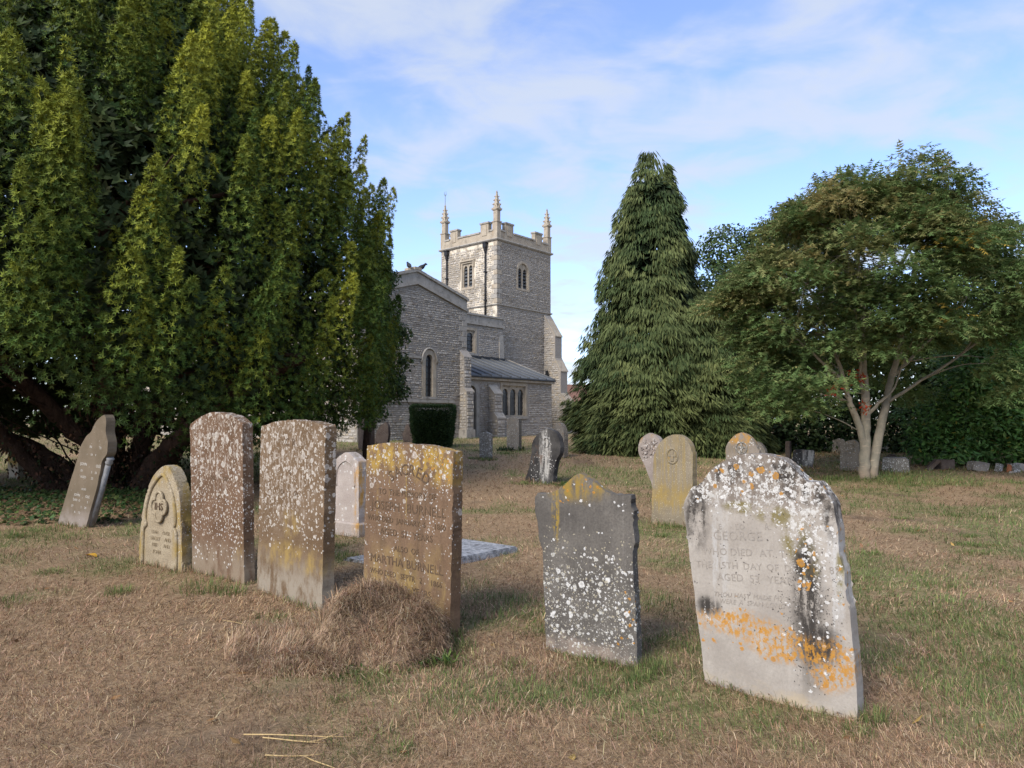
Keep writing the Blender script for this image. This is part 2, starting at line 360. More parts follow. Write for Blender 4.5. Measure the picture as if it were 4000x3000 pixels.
# ================================================================== GRAVESTONES
SD = {
'lean':((-6.041, 9.823, 0.009),-27,[(-0.296, 0.086), (0.086, 0.947), (0.129, 0.997), (0.087, 1.038), (0.168, 1.137), (0.275, 1.257), (0.358, 1.3), (0.42, 1.39), (0.51, 1.484), (0.628, 1.542), (0.68, 1.474), (0.682, 1.303), (0.731, 1.184), (0.726, 1.044), (0.691, 0.986), (0.617, 0.926), (0.581, 0.775), (0.5, 0.505), (0.271, -0.078)]),
'ihs':((-3.604, 7.324, 0.0),-33,[(-0.369, 0.001), (-0.352, 0.386), (-0.308, 0.573), (-0.244, 0.76), (-0.146, 0.898), (-0.033, 0.981), (0.049, 1.026), (0.117, 1.013), (0.21, 0.944), (0.291, 0.82), (0.341, 0.67), (0.37, 0.47), (0.385, 0.319), (0.406, -0.007)]),
'tallA':((-2.786, 6.798, 0.0),-40,[(-0.498, 0.002), (-0.618, 1.448), (-0.496, 1.485), (-0.381, 1.523), (-0.273, 1.545), (-0.088, 1.557), (0.122, 1.544), (0.259, 1.51), (0.394, 1.453), (0.485, 0.005)]),
'tallB':((-1.845, 5.962, 0.0),-43,[(-0.554, 0.01), (-0.526, 1.434), (-0.403, 1.455), (-0.244, 1.476), (0.018, 1.487), (0.262, 1.479), (0.4, 1.463), (0.512, 1.435), (0.491, -0.007)]),
'small5':((-2.107, 9.211, 0.004),-38,[(-0.312, 0.019), (-0.316, 0.771), (-0.287, 0.923), (-0.204, 1.003), (-0.07, 1.051), (0.043, 1.028), (0.146, 0.956), (0.187, 0.86), (0.21, 0.037)]),
'burn':((-0.755, 5.189, 0.0),-39,[(-0.5, 0.005), (-0.466, 1.295), (-0.326, 1.31), (-0.153, 1.322), (0.013, 1.32), (0.173, 1.308), (0.327, 1.291), (0.453, 1.271), (0.424, -0.009)]),
'dark7':((0.498, 4.532, 0.0),-33,[(-0.327, -0.001), (-0.358, 0.657), (-0.386, 0.685), (-0.395, 0.827), (-0.415, 0.911), (-0.401, 0.938), (-0.417, 0.975), (-0.395, 1.002), (-0.31, 1.002), (-0.272, 1.018), (-0.186, 1.072), (-0.118, 1.124), (-0.077, 1.151), (-0.026, 1.129), (0.064, 1.072), (0.153, 1.026), (0.273, 1.026), (0.278, 1.005), (0.264, 0.98), (0.298, 0.939), (0.289, 0.92), (0.301, 0.741), (0.279, 0.711), (0.294, 0.466), (0.311, 0.007)]),
'geo8':((1.414, 3.812, 0.0),-41,[(-0.424, 0.005), (-0.529, 0.826), (-0.549, 0.999), (-0.538, 1.019), (-0.517, 1.069), (-0.488, 1.106), (-0.443, 1.112), (-0.425, 1.138), (-0.393, 1.186), (-0.332, 1.24), (-0.248, 1.289), (-0.144, 1.308), (-0.045, 1.304), (0.041, 1.277), (0.103, 1.227), (0.135, 1.174), (0.154, 1.166), (0.206, 1.172), (0.223, 1.14), (0.261, 1.11), (0.28, 1.088), (0.297, 0.974), (0.329, 0.679), (0.36, 0.389), (0.376, -0.001)]),
'yel9':((2.166, 9.932, 0.01),-45,[(-0.276, 0.06), (-0.233, 0.892), (-0.21, 0.983), (-0.154, 1.111), (-0.047, 1.214), (0.098, 1.267), (0.239, 1.241), (0.338, 1.159), (0.383, 1.039), (0.397, 0.919), (0.36, -0.065)]),
'pear10':((2.523, 12.466, 0.051),-42,[(-0.024, 0.087), (-0.099, 0.305), (-0.174, 0.48), (-0.251, 0.647), (-0.334, 0.766), (-0.364, 0.915), (-0.325, 1.062), (-0.246, 1.141), (-0.13, 1.192), (-0.013, 1.149), (0.073, 1.07), (0.106, 0.893), (0.084, 0.715), (0.13, 0.319), (0.177, 0.058)]),
'cross11':((4.354, 13.502, 0.074),-41,[(-0.293, 0.077), (-0.315, 0.663), (-0.328, 0.81), (-0.29, 0.934), (-0.196, 1.049), (-0.108, 1.123), (-0.006, 1.163), (0.118, 1.112), (0.239, 0.994), (0.31, 0.853), (0.338, 0.735), (0.325, 0.023)]),
'beh12':((5.545, 16.068, 0.147),-41,[(-0.189, -0.01), (-0.179, 0.598), (-0.117, 0.756), (-0.027, 0.833), (0.072, 0.789), (0.146, 0.665), (0.179, 0.551), (0.174, -0.047)]),
'drk13':((0.574, 15.399, 0.127),-44,[(-0.423, -0.009), (-0.285, 0.294), (-0.208, 0.615), (-0.208, 0.732), (-0.162, 0.889), (-0.005, 1.047), (0.231, 1.165), (0.44, 1.102), (0.567, 0.969), (0.609, 0.798), (0.594, 0.62), (0.494, 0.488), (0.437, 0.243), (0.407, 0.009)]),
'rnd14':((1.406, 21.154, 0.324),-41,[(-0.162, 0.146), (-0.238, 0.602), (-0.266, 0.831), (-0.198, 0.985), (-0.063, 1.054), (0.052, 1.017), (0.127, 0.896), (0.173, 0.685), (0.171, 0.044)]),
'sml15':((-0.786, 20.829, 0.312),-41,[(-0.227, 0.022), (-0.229, 0.66), (-0.167, 0.752), (-0.023, 0.799), (0.111, 0.763), (0.182, 0.667), (0.183, -0.015)]),
'rect16':((0.044, 24.227, 0.43),-38,[(-0.289, 0.001), (-0.29, 1.079), (-0.111, 1.113), (0.077, 1.113), (0.231, 1.061), (0.241, -0.011)]),
'pt17':((-4.839, 26.235, 0.492),-30,[(-0.332, 0.031), (-0.214, 0.468), (0.003, 0.753), (0.245, 0.886), (0.331, 0.727), (0.359, 0.399), (0.279, 0.005)]),
'pt18':((-3.876, 26.817, 0.508),-41,[(-0.324, 0.021), (-0.404, 0.437), (-0.285, 0.516), (-0.243, 0.701), (-0.126, 0.779), (-0.008, 0.703), (0.082, 0.511), (0.258, 0.369), (0.29, 0.007)]),
'edge19':((-5.094, 24.227, 0.43),-60,[(-0.446, 0.009), (-0.48, 1.025), (-0.313, 1.096), (0.21, 1.096), (0.374, 1.027), (0.405, -0.002)]),
'slabR1':((7.496, 18.479, 0.228),-35,[(-0.26, 0.01), (-0.182, 0.445), (-0.118, 0.466), (0.296, 0.457), (0.326, 0.425), (0.263, 0.004)]),
'upR2':((7.882, 20.359, 0.295),-41,[(-0.072, 0.012), (-0.062, 0.553), (0.054, 0.555), (0.043, -0.013)]),
'rndR3':((10.446, 22.765, 0.381),-38,[(-0.176, 0.011), (-0.2, 0.355), (-0.152, 0.438), (0.01, 0.482), (0.139, 0.451), (0.182, 0.363), (0.175, -0.011)]),
'archR4':((8.283, 17.51, 0.194),-38,[(-0.229, 0.002), (-0.188, 0.54), (-0.151, 0.61), (-0.102, 0.719), (-0.013, 0.764), (0.11, 0.792), (0.201, 0.719), (0.221, 0.619), (0.254, 0.012)]),
'tombR5':((9.26, 17.226, 0.185),-30,[(-0.302, 0.001), (-0.273, 0.325), (-0.228, 0.357), (0.214, 0.369), (0.24, 0.327), (0.283, 0.31), (0.297, 0.011)]),
'lowR6':((10.582, 19.91, 0.279),-38,[(-0.141, 0.009), (-0.125, 0.153), (-0.059, 0.212), (0.031, 0.229), (0.107, 0.203), (0.143, 0.133), (0.14, -0.009)]),
'postL':((-11.17, 15.969, 0.144),-8,[(-0.129, 0.01), (-0.159, 0.776), (0.1, 0.754), (0.129, -0.021)]),

}
# untrimmed fringe of grass where the stones meet the turf
for key_, (loc_, ang_, pts_) in SD.items():
    x0_, x1_ = pts_[0][0], pts_[-1][0]; n = int(min(420, 260 * (x1_ - x0_) * max(1, 7 / max(loc_[1], 4)))); s_ = max(loc_[1] / 5, .8)
    t_ = rng.random(n); side_ = rng.random(n) < .3
    lx_ = np.where(side_, x1_ + rng.uniform(.0, .04, n) * s_, x0_ + (x1_ - x0_) * t_); ly_ = np.where(side_, rng.uniform(-.02, .13, n), -rng.random(n) ** 1.6 * .06 * s_ - .004)
    ca, sa = math.cos(R(ang_)), math.sin(R(ang_)); px_ = loc_[0] + lx_ * ca - ly_ * sa; py_ = loc_[1] + lx_ * sa + ly_ * ca
    C = np.where((rng.random(n) < .25 + .5 * (vnoise(px_ * 3, py_ * 3, 55) > .55))[:, None], pal(n, GREEN, [.35, .3, .2, .15]), pal(n, STRAW, SPROB))
    parts.append(blades(np.stack([px_, py_, G(px_, py_) - .006], 1), rng.uniform(0, 6.28, n), rng.uniform(.5, 1.45, n), rng.uniform(.02, .085, n) * (.5 + vnoise(px_ * 6, py_ * 6, 56)) * s_ ** .5, rng.uniform(.002, .004, n) * s_, C, .4))
grass_mat = leaf_mat("grass_blades", .7, .35, .1)
V, F, C = merge(parts)
grass = add_obj("grass", np_mesh("grass", V, F, grass_mat, C)); set_props(grass, "dry straw coloured grass with scattered green tufts", "grass", kind="stuff")

WHITE = (.62, .60, .56); CREAM = (.52, .47, .40); ORANGE = (.45, .205, .03); OCHRE = (.30, .205, .065); DARK = (.035, .03, .026); OLIVE = (.15, .12, .035)
M = {}
M['tallA'] = stone_mat("lichen_red_sandstone", (.115, .068, .04), (.165, .102, .064), [
    ('noise', (.235, .185, .13), (6, 2.5, .36, .56), [('z', .42, .12)], .8),
    ('noise', (.38, .335, .28), (20, 9, .50, .60), [('blob', -.05, 1.3, .45, .45, .5)], .8),
    ('noise', OCHRE, (6, 2, .5, .7), [('blob', .35, .32, .2, .18, .5)], .8),
    ('spots', CREAM, (30, .10, .46, .50), [('z', .05, .35)], .9),
    ('spots', (.47, .43, .37), (15, .15, .55, .62), [('blob', -.05, 1.3, .5, .5, .4)], .88),
    ('spots', (.5, .43, .34), (52, .12, .5, .45), [('z', .2, .7)], .9),
    ('spots', WHITE, (40, .1, .42, .3), [('blob', .2, .55, .35, .4, .4), ('blob', -.42, .7, .15, .6, .4)], .95)])
M['tallB'] = stone_mat("lichen_brown_sandstone", (.13, .083, .046), (.18, .122, .075), [
    ('noise', (.27, .23, .175), (6, 2.6, .38, .56), [('z', .45, .12)], .9),
    ('noise', (.40, .35, .29), (24, 11, .49, .6), [('blob', -.1, 1.2, .5, .5, .5)], .7),
    ('noise', OCHRE, (5, 3, .42, .62), [('blob', .05, .36, .5, .10, .6), ('blob', .0, .62, .12, .1, .5)], .9),
    ('spots', (.46, .41, .35), (15, .15, .5, .42), [('z', .45, .9)], .86),
    ('spots', CREAM, (27, .14, .52, .5), [('z', .35, .75)], .92),
    ('spots', CREAM, (48, .14, .5, .45), [('z', .3, .8)], .92),
    ('noise', OCHRE, (26, 1.2, .60, .72), [('blob', .25, 1.0, .25, .6, .5)], .6)])
M['burn'] = stone_mat("lichen_ochre_sandstone", (.145, .09, .055), (.19, .122, .075), [
    ('noise', (.29, .20, .075), (5, 2.2, .40, .62), [('blob', .0, .28, .6, .26, .5)], .85),
    ('noise', OCHRE, (30, 1.1, .58, .72), [('blob', .05, .95, .5, .5, .6)], .7),
    ('noise', (.33, .225, .06), (90, 1.5, .40, .6), [('blob', -.02, .98, .008, .2, .6)], .85),
    ('noise', (.11, .07, .04), (3, 2, .5, .65), [('blob', -.2, .9, .3, .3, .6)], .5),
    ('noise', (.34, .22, .05), (14, 6, .40, .56), [('blob', -.3, 1.22, .25, .12, .5), ('blob', .28, 1.17, .22, .13, .5)], .9),
    ('noise', (.085, .055, .035), (7, 1.5, .48, .62), [('blob', .1, .75, .5, .45, .6)], .65),
    ('spots', (.43, .37, .31), (13, .15, .42, .5), [('z', .7, 1.1)], .85),
    ('spots', WHITE, (62, .10, .42, .34), [('z', .3, 1.2)], .95),
    ('spots', (.52, .48, .42), (30, .12, .5, .62), [('z', .95, 1.22)], .9),
    ('spots', ORANGE, (40, .1, .45, .35), [('blob', .3, 1.18, .2, .12, .5)], .9),
    ('spots', CREAM, (60, .1, .4, .14), [('z', .1, .3)], .9)])
M['dark7'] = stone_mat("dark_lichen_limestone", (.085, .076, .066), (.15, .134, .114), [
    ('noise', (.19, .17, .15), (40, 1.0, .55, .72), [('blob', .1, .75, .4, .4, .6)], .6),
    ('noise', (.25, .165, .035), (18, 5, .36, .6), [('blob', -.1, 1.08, .20, .1, .5)], .92),
    ('noise', (.27, .18, .035), (40, .8, .40, .56), [('blob', -.255, .86, .028, .17, .3)], .95),
    ('noise', (.24, .19, .15), (4, 3, .35, .55), [('z', .13, .02)], .95),
    ('spots', WHITE, (15, .12, .40, .5), [('blob', -.02, .38, .34, .22, .45)], .96),
    ('spots', (.5, .48, .43), (26, .12, .46, .55), [('blob', -.02, .35, .36, .24, .45)], .96),
    ('spots', WHITE, (46, .12, .5, .62), [('blob', .0, .33, .42, .26, .5)], .96),
    ('spots', (.48, .45, .38), (95, .12, .5, .55), [('z', .72, .35)], .92),
    ('spots', (.42, .37, .26), (60, .1, .46, .35), [('z', .85, .6)], .85),
    ('spots', ORANGE, (38, .1, .42, .34), [('blob', -.12, 1.06, .16, .1, .5), ('blob', .27, .25, .07, .22, .5), ('blob', -.36, .35, .05, .1, .5)], .92),
    ('spots', WHITE, (30, .1, .3, .14), [('z', .5, .9)], .95)])
M['geo8'] = stone_mat("pale_lichen_limestone", (.285, .25, .21), (.38, .34, .29), [
    ('noise', (.44, .43, .41), (8, .7, .46, .62), [('blob', -.33, .75, .05, .3, .5), ('blob', .27, .62, .06, .3, .5)], .75),
    ('noise', (.29, .25, .2), (4, 3, .4, .65), [('z', .2, .05)], .5),
    ('noise', (.40, .32, .215), (3, 6, .35, .55), [('z', .10, .0)], .9),
    ('noise', (.15, .12, .095), (12, 9, .36, .52), [('blob', -.12, 1.2, .52, .18, .4)], .9),
    ('noise', DARK, (16, 5, .40, .58), [('blob', .17, 1.12, .14, .07, .5), ('blob', -.47, .95, .07, .17, .5), ('blob', -.3, 1.2, .12, .06, .5), ('blob', .02, 1.22, .12, .05, .5), ('blob', .27, 1.0, .04, .1, .5)], .92),
    ('noise', OLIVE, (14, 9, .38, .55), [('blob', -.02, .985, .10, .05, .4), ('blob', .09, .87, .07, .10, .4), ('blob', .16, .74, .05, .1, .4), ('blob', -.2, 1.01, .09, .03, .4), ('blob', .31, .72, .018, .12, .4)], .85),
    ('noise', DARK, (26, 3, .33, .5), [('blob', .15, .50, .075, .32, .6), ('blob', .185, .36, .105, .11, .5), ('blob', .13, .74, .05, .08, .5), ('blob', -.40, .44, .07, .05, .5)], .97),
    ('spots', DARK, (120, .15, .6, .5), [('blob', .16, .48, .13, .28, .6)], .9),
    ('noise', (.5, .48, .44), (30, 24, .50, .57), [('blob', -.12, 1.13, .40, .11, .4), ('blob', .16, 1.0, .10, .15, .45)], .85),
    ('spots', WHITE, (36, .15, .55, .62), [('blob', -.12, 1.16, .42, .15, .4), ('blob', .17, .95, .11, .17, .5)], .95),
    ('spots', WHITE, (75, .15, .55, .55), [('blob', -.12, 1.16, .45, .18, .4), ('blob', .14, .85, .12, .2, .5)], .95),
    ('spots', WHITE, (44, .12, .45, .34), [('blob', .17, .5, .12, .34, .5), ('blob', -.40, .40, .06, .08, .5), ('blob', .25, .33, .12, .06, .5)], .95),
    ('noise', (.40, .19, .03), (48, 26, .43, .58), [('blob', -.20, .37, .24, .07, .35), ('blob', .0, .31, .2, .09, .35), ('blob', .26, .25, .11, .12, .35)], .93),
    ('spots', ORANGE, (30, .12, .5, .6), [('blob', -.12, .34, .34, .13, .4), ('blob', .26, .26, .12, .14, .4)], .95),
    ('spots', (.40, .19, .03), (24, .15, .55, .4), [('blob', -.18, 1.16, .38, .12, .5), ('blob', .13, .72, .05, .14, .5), ('blob', .25, 1.0, .06, .1, .5), ('blob', -.5, 1.03, .05, .07, .5)], .95),
    ('spots', ORANGE, (45, .12, .5, .4), [('blob', .13, .7, .05, .18, .5), ('blob', .31, .7, .02, .14, .4)], .9),
    ('spots', DARK, (60, .08, .34, .13), [('z', .2, .4)], .8), ('spots', (.2, .17, .14), (110, .1, .5, .3), [('z', .85, 1.05)], .8)], .4, .12)
M['ihs'] = stone_mat("buff_limestone", (.29, .23, .15), (.40, .33, .225), [
    ('noise', (.27, .185, .05), (7, 3, .42, .62), [('blob', -.36, .5, .12, .55, .4), ('blob', .36, .5, .12, .55, .4), ('blob', 0, .98, .2, .15, .4)], .9),
    ('noise', DARK, (8, 3, .5, .66), [('blob', .42, .6, .14, .5, .5)], .7),
    ('spots', WHITE, (70, .1, .45, .4), [('blob', .1, 1.0, .15, .12, .5), ('blob', .4, .6, .1, .4, .5)], .9),
    ('spots', (.42, .25, .1), (50, .1, .45, .25), [('blob', .38, .5, .1, .4, .5)], .8)], .8, .45)
M['lean'] = stone_mat("brown_grey_slab", (.135, .105, .07), (.18, .14, .098), [
    ('noise', (.27, .23, .2), (3, 2, .42, .62), [('z', .35, .05)], .8), ('spots', (.4, .38, .33), (40, .08, .3, .05), [], .8)], .3, .15)
M['yel9'] = stone_mat("ochre_stained_limestone", (.20, .165, .115), (.27, .225, .16), [
    ('noise', (.27, .195, .075), (22, 1.0, .44, .62), [('z', .1, .3)], .75),
    ('noise', (.29, .20, .06), (5, 4, .35, .6), [('blob', 0, .42, .5, .14, .5)], .7),
    ('noise', (.1, .085, .07), (36, .7, .56, .7), [('z', .5, .9)], .75),
    ('spots', ORANGE, (24, .1, .45, .3), [('blob', .04, 1.0, .08, .1, .5)], .8),
    ('spots', (.5, .44, .3), (70, .1, .4, .22), [], .85)])
M['grey'] = stone_mat("grey_weathered_stone", (.17, .15, .125), (.24, .21, .175), [
    ('noise', DARK, (6, 2, .52, .7), [], .6), ('spots', WHITE, (34, .1, .46, .3), [], .9), ('spots', (.42, .38, .28), (70, .1, .5, .4), [], .85), ('spots', ORANGE, (40, .1, .4, .08), [], .85)])
M['black'] = stone_mat("blackened_stone", (.038, .036, .036), (.085, .08, .075), [
    ('noise', (.5, .48, .44), (22, 2.0, .40, .58), [('blob', .18, .55, .14, .6, .5)], .85), ('spots', WHITE, (30, .1, .5, .4), [('blob', .1, .3, .35, .3, .5), ('blob', .22, .7, .12, .4, .5)], .95), ('noise', (.14, .08, .05), (9, 5, .52, .66), [('blob', -.02, .55, .3, .25, .5)], .7)])
M['orange'] = stone_mat("orange_stained_stone", (.19, .16, .125), (.26, .22, .18), [
    ('noise', (.40, .20, .03), (8, 5, .42, .6), [('blob', 0, 1.08, .34, .16, .4)], .85), ('spots', WHITE, (30, .1, .45, .3), [('z', .6, 1.0)], .9), ('noise', OCHRE, (20, 1, .5, .66), [], .6)])
M['carved'] = stone_mat("grey_carved_stone", (.23, .19, .165), (.31, .265, .23), [('spots', (.55, .52, .48), (30, .12, .5, .45), [('blob', -.15, .95, .25, .25, .4)], .85), ('noise', (.3, .17, .05), (9, 3, .5, .66), [('z', .8, 1.1)], .7)])
M['brownd'] = stone_mat("dark_brown_stone", (.085, .062, .05), (.13, .10, .08), [('spots', (.3, .27, .22), (36, .1, .4, .14), [], .8)])
M['whitel'] = stone_mat("white_crusted_stone", (.16, .145, .12), (.22, .2, .17), [('spots', WHITE, (26, .15, .55, .7), [], .9), ('spots', WHITE, (60, .15, .55, .6), [], .9)])
M['pale'] = stone_mat("pale_pink_limestone", (.34, .285, .25), (.43, .37, .325), [('spots', WHITE, (20, .12, .45, .3), [], .9), ('noise', (.42, .22, .04), (12, 3, .46, .6), [('blob', .22, .5, .1, .5, .5)], .85), ('noise', (.2, .17, .13), (10, 5, .5, .66), [('z', .75, 1.0)], .7)])
M['postyel'] = stone_mat("yellow_white_post", (.42, .36, .28), (.5, .44, .35), [('noise', (.42, .27, .05), (8, 5, .38, .58), [('blob', 0, .45, .3, .14, .5)], .9)])
M['letter'] = plain_mat("letter_dirty_stone", (.115, .075, .044), .95, .25, 20)  # darker tone for dirt held in the lettering
M['letter_buff'] = plain_mat("letter_buff_stone", (.235, .18, .11), .95, .25, 20)
M['letter_pale'] = plain_mat("letter_pale_stone", (.30, .265, .225), .9, .2, 30)
M['letter_white'] = plain_mat("letter_white_paint", (.5, .47, .42), .9, .2, 20)

def smooth_outline(pts, sharp=38):
    n = len(pts); P = [np.array(p, float) for p in pts]; out = []
    def ang(i):
        a = P[i] - P[i - 1]; b = P[i + 1] - P[i]; return abs(math.degrees(math.atan2(a[0]*b[1] - a[1]*b[0], a @ b)))
    sh = [True] + [ang(i) > sharp for i in range(1, n - 1)] + [True]
    for i in range(n - 1):
        p0 = P[i] * 2 - P[i + 1] if sh[i] else P[i - 1]; p3 = P[i + 1] * 2 - P[i] if sh[i + 1] else P[i + 2]
        k = max(1, int(np.linalg.norm(P[i + 1] - P[i]) / .022))
        for j in range(k):
            t = j / k; out.append(.5 * (2*P[i] + (P[i+1] - p0)*t + (2*p0 - 5*P[i] + 4*P[i+1] - p3)*t*t + (3*P[i] - p0 - 3*P[i+1] + p3)*t**3))
    out.append(P[-1]); return out
def stone_mesh(name, pts, th, mat, bev=.010, worn=.0035, smooth=True, seed=0):
    o = smooth_outline(pts) if smooth else [np.array(p, float) for p in pts]
    r = random.Random(seed + len(pts))
    m_ = len(o); w_ = np.array([[r.gauss(0, 1), r.gauss(0, 1)] for _ in range(m_ + 8)]); w_ = np.stack([np.convolve(w_[:, i], [.12, .2, .36, .2, .12], 'same') for i in (0, 1)], 1)[4:-4] * worn * 1.6
    o = [o[0]] + [p + w_[i + 1] * (1 if p[1] > .05 else .3) for i, p in enumerate(o[1:-1])] + [o[-1]]
    d0 = (o[1] - o[0]) / max(np.linalg.norm(o[1] - o[0]), 1e-6); d1 = (o[-2] - o[-1]) / max(np.linalg.norm(o[-2] - o[-1]), 1e-6)
    poly = [tuple(o[0] - d0 * .4)] + [tuple(p) for p in o] + [tuple(o[-1] - d1 * .4)]
    bm = bmesh.new(); fa, fb = bm_prism(bm, poly, 0, th, 'y')
    es = list(fa.edges) + list(fb.edges)
    bmesh.ops.bevel(bm, geom=es, offset=bev, segments=2, affect='EDGES', profile=.55, clamp_overlap=True)
    return bm_mesh(name, bm, mat)
def gravestone(key, label, mat, th=.09, name="gravestone", group=None, bev=.010, smooth=True, worn=.0035, cat="gravestone"):
    loc, ang, pts = SD[key]
    o = add_obj(name, stone_mesh(name, pts, th, M[mat], bev, worn, smooth, hash(key) % 97), None, (loc[0], loc[1], loc[2]), (0, 0, R(ang)))
    return set_props(o, label, cat, group)
def text_part(parent, body, size, x, z, mat, proud=.003, y=0.0, rot=0, spacing=1.0, align='CENTER', name="inscription_line", shear=0):
    """a line of lettering, one mesh for each word"""
    import re as _re
    ws = [(m_.start(), m_.group()) for m_ in _re.finditer(r'\S+', body)]; n = len(body); cw = size * .585 * spacing
    if len(ws) == 1 and n == len(ws[0][1]): return text_word(parent, body, size, x, z, mat, proud, y, rot, spacing, align, "inscription_word" if name == "inscription_line" else name, shear)
    for s0, w_ in ws:
        off = (s0 + len(w_) / 2 - n / 2) * cw
        text_word(parent, w_, size, x + off * math.cos(rot), z - off * math.sin(rot), mat, proud, y, rot, spacing, 'CENTER', "inscription_word", shear)
def text_word(parent, body, size, x, z, mat, proud=.003, y=0.0, rot=0, spacing=1.0, align='CENTER', name="inscription_line", shear=0):
    cu = bpy.data.curves.new("t", 'FONT'); cu.body = body; cu.size = size; cu.align_x = align; cu.align_y = 'CENTER'; cu.extrude = proud; cu.space_character = spacing; cu.shear = shear; cu.resolution_u = 2
    t = bpy.data.objects.new("t", cu); col.objects.link(t)
    me = bpy.data.meshes.new_from_object(t.evaluated_get(bpy.context.evaluated_depsgraph_get())); bpy.data.objects.remove(t); bpy.data.curves.remove(cu)
    me.name = name; me.materials.clear(); me.materials.append(mat)
    return add_obj(name, me, parent, (x, y, z), (R(90), rot, 0))

g_lean = gravestone('lean', "tall brown-grey headstone leaning right against the yew trunks, stepped pointed top", 'lean', .13)
# colonnette in the recessed right edge
bm = bmesh.new(); p0, p1 = Vector((.30, .075, .02)), Vector((.655, .075, .90)); tube(bm, [p0, p1], [.038, .036], 12)
add_obj("colonnette", bm_mesh("colonnette", bm, plain_mat("grey_marble_shaft", (.24, .235, .23), .7, .35, 14), True), g_lean)
bm = bmesh.new(); dv = (p1 - p0).normalized(); tube(bm, [p1 - dv * .03, p1, p1 + dv * .03, p1 + dv * .06, p1 + dv * .075], [.038, .05, .04, .055, .045], 12)
add_obj("capital", bm_mesh("capital", bm, plain_mat("grey_marble_capital", (.24, .235, .23), .7, .35, 14), True), g_lean)
lx = lambda z: .03 + .405 * z   # centre line of the leaning slab
for t_, z_, s_ in (("IN     TI", 1.10, .048), ("SA  F", 1.0, .04), ("JOHN      OLE", .86, .055), ("DI       2  23", .77, .042), ("AGED    23", .69, .045), ("ALSO", .53, .04), ("JOHN    OLE", .44, .05), ("DIED O      2", .37, .042), ("JU      2  28", .29, .042), ("A  72", .21, .045)):
    text_part(g_lean, t_, s_, lx(z_), z_, M['letter_white'], .002, 0, R(4), 1.05)
g = gravestone('ihs', "small pointed-arch headstone with a raised quatrefoil, left of the tall red stones", 'ihs', .13, bev=.018)
# sunk panel frame (raised moulding) and quatrefoil with IHS
bm = bmesh.new()
arch = [(-.29, -.02), (-.285, .33), (-.235, .40), (-.255, .46), (-.245, .58), (-.19, .72), (-.11, .83), (.04, .93), (.15, .83), (.225, .72), (.27, .58), (.28, .46), (.26, .40), (.305, .33), (.315, -.02)]
tube(bm, [(p[0], -.004, p[1]) for p in spline(arch, 5)], [.020] * (5 * (len(arch) - 1) + 1), 8)
add_obj("arch_moulding", bm_mesh("arch_moulding", bm, M['ihs'], True), g)
bm = bmesh.new(); q = []
for k in range(48):
    t = 2 * math.pi * k / 48; r_ = .085 + .048 * abs(math.cos(2 * t)) ** .7; q.append((.015 + r_ * math.cos(t), .60 + r_ * 1.15 * math.sin(t)))
bm_prism(bm, q, -.022, .02, 'y'); add_obj("quatrefoil", bm_mesh("quatrefoil", bm, M['ihs']), g)
bm = bmesh.new(); tube(bm, [(p[0], -.024, p[1]) for p in q + q[:1]], [.014] * 49, 6, False); add_obj("quatrefoil_rim", bm_mesh("quatrefoil_rim", bm, M['ihs'], True), g)
text_part(g, "IHS", .105, .015, .60, M['letter'], .008, -.021)
for t_, z_ in (("LEAN   OVER", .335), ("HALLEY   AND", .27), ("1882    AND", .205), ("TOMM    ", .135)): text_part(g, t_, .052, .02, z_, M['letter_buff'], .004, 0, 0, .95)
g = gravestone('tallA', "tall reddish-brown headstone with curved top and pale lichen spots, left of its twin", 'tallA', .105)
for t_, z_, s_ in (("DEL    SER", .93, .06), ("EL", .75, .05)): text_part(g, t_, s_, 0, z_, M['letter'], .0025)
g = gravestone('tallB', "tall brown headstone almost covered in pale lichen, left of the hay heap", 'tallB', .105)
for t_, z_, s_ in (("C R", 1.3, .09), ("G", 1.05, .06), ("O     SA", .88, .06)): text_part(g, t_, s_, -.02, z_, M['letter'], .0025)
g = gravestone('small5', "small pale round-topped headstone on a block, behind the gap between two brown stones", 'pale', .15, bev=.03)
bm = bmesh.new(); bm_box(bm, -.36, .25, -.05, .22, -.3, .17, .02); add_obj("base_block", bm_mesh("base_block", bm, M['pale']), g)
bm = bmesh.new(); tube(bm, [(p[0], -.002, p[1]) for p in spline([(-.24, .62), (-.24, .78), (-.2, .88), (-.06, .95), (.08, .88), (.12, .78), (.12, .62)], 5)], [.012] * 31, 6)
add_obj("arch_moulding", bm_mesh("arch_moulding", bm, M['pale'], True), g)
g = gravestone('burn', "brown inscribed headstone with ochre lichen rising out of the hay heap", 'burn', .10)
for i, ch in enumerate("SACRED"):
    t = (i - 2.5) * .23; text_part(g, ch, .115, .0 + .33 * math.sin(t), .80 + .335 * math.cos(t) - .01, M['letter'], .004, 0, t, 1, 'CENTER', "inscription_letter")
for t_, z_, s_, x_ in (("TO THE MEMORY OF", .95, .062, 0), ("JOSEPH BURNELL", .845, .094, .0), ("WHO DIED JANUARY 6  1860", .745, .056, 0), ("AGED 57 YEARS", .655, .07, 0), ("ALSO OF", .545, .06, 0), ("MARTHA BURNELL", .445, .088, 0), ("WHO DIED SEPTR 2  1866", .35, .056, 0), ("AGED 62 YEARS", .265, .066, 0)):
    text_part(g, t_, s_, x_ - .015, z_, M['letter'], .0032, 0, R(.6), 1.04)
g = gravestone('dark7', "dark grey shouldered headstone with gabled top and white lichen spots, beside the pale leaning one", 'dark7', .075)
g = gravestone('geo8', "large pale headstone with orange lichen band, leaning left, nearest the camera", 'geo8', .11)
sl = lambda z: -.055 - .115 * (z - .5)
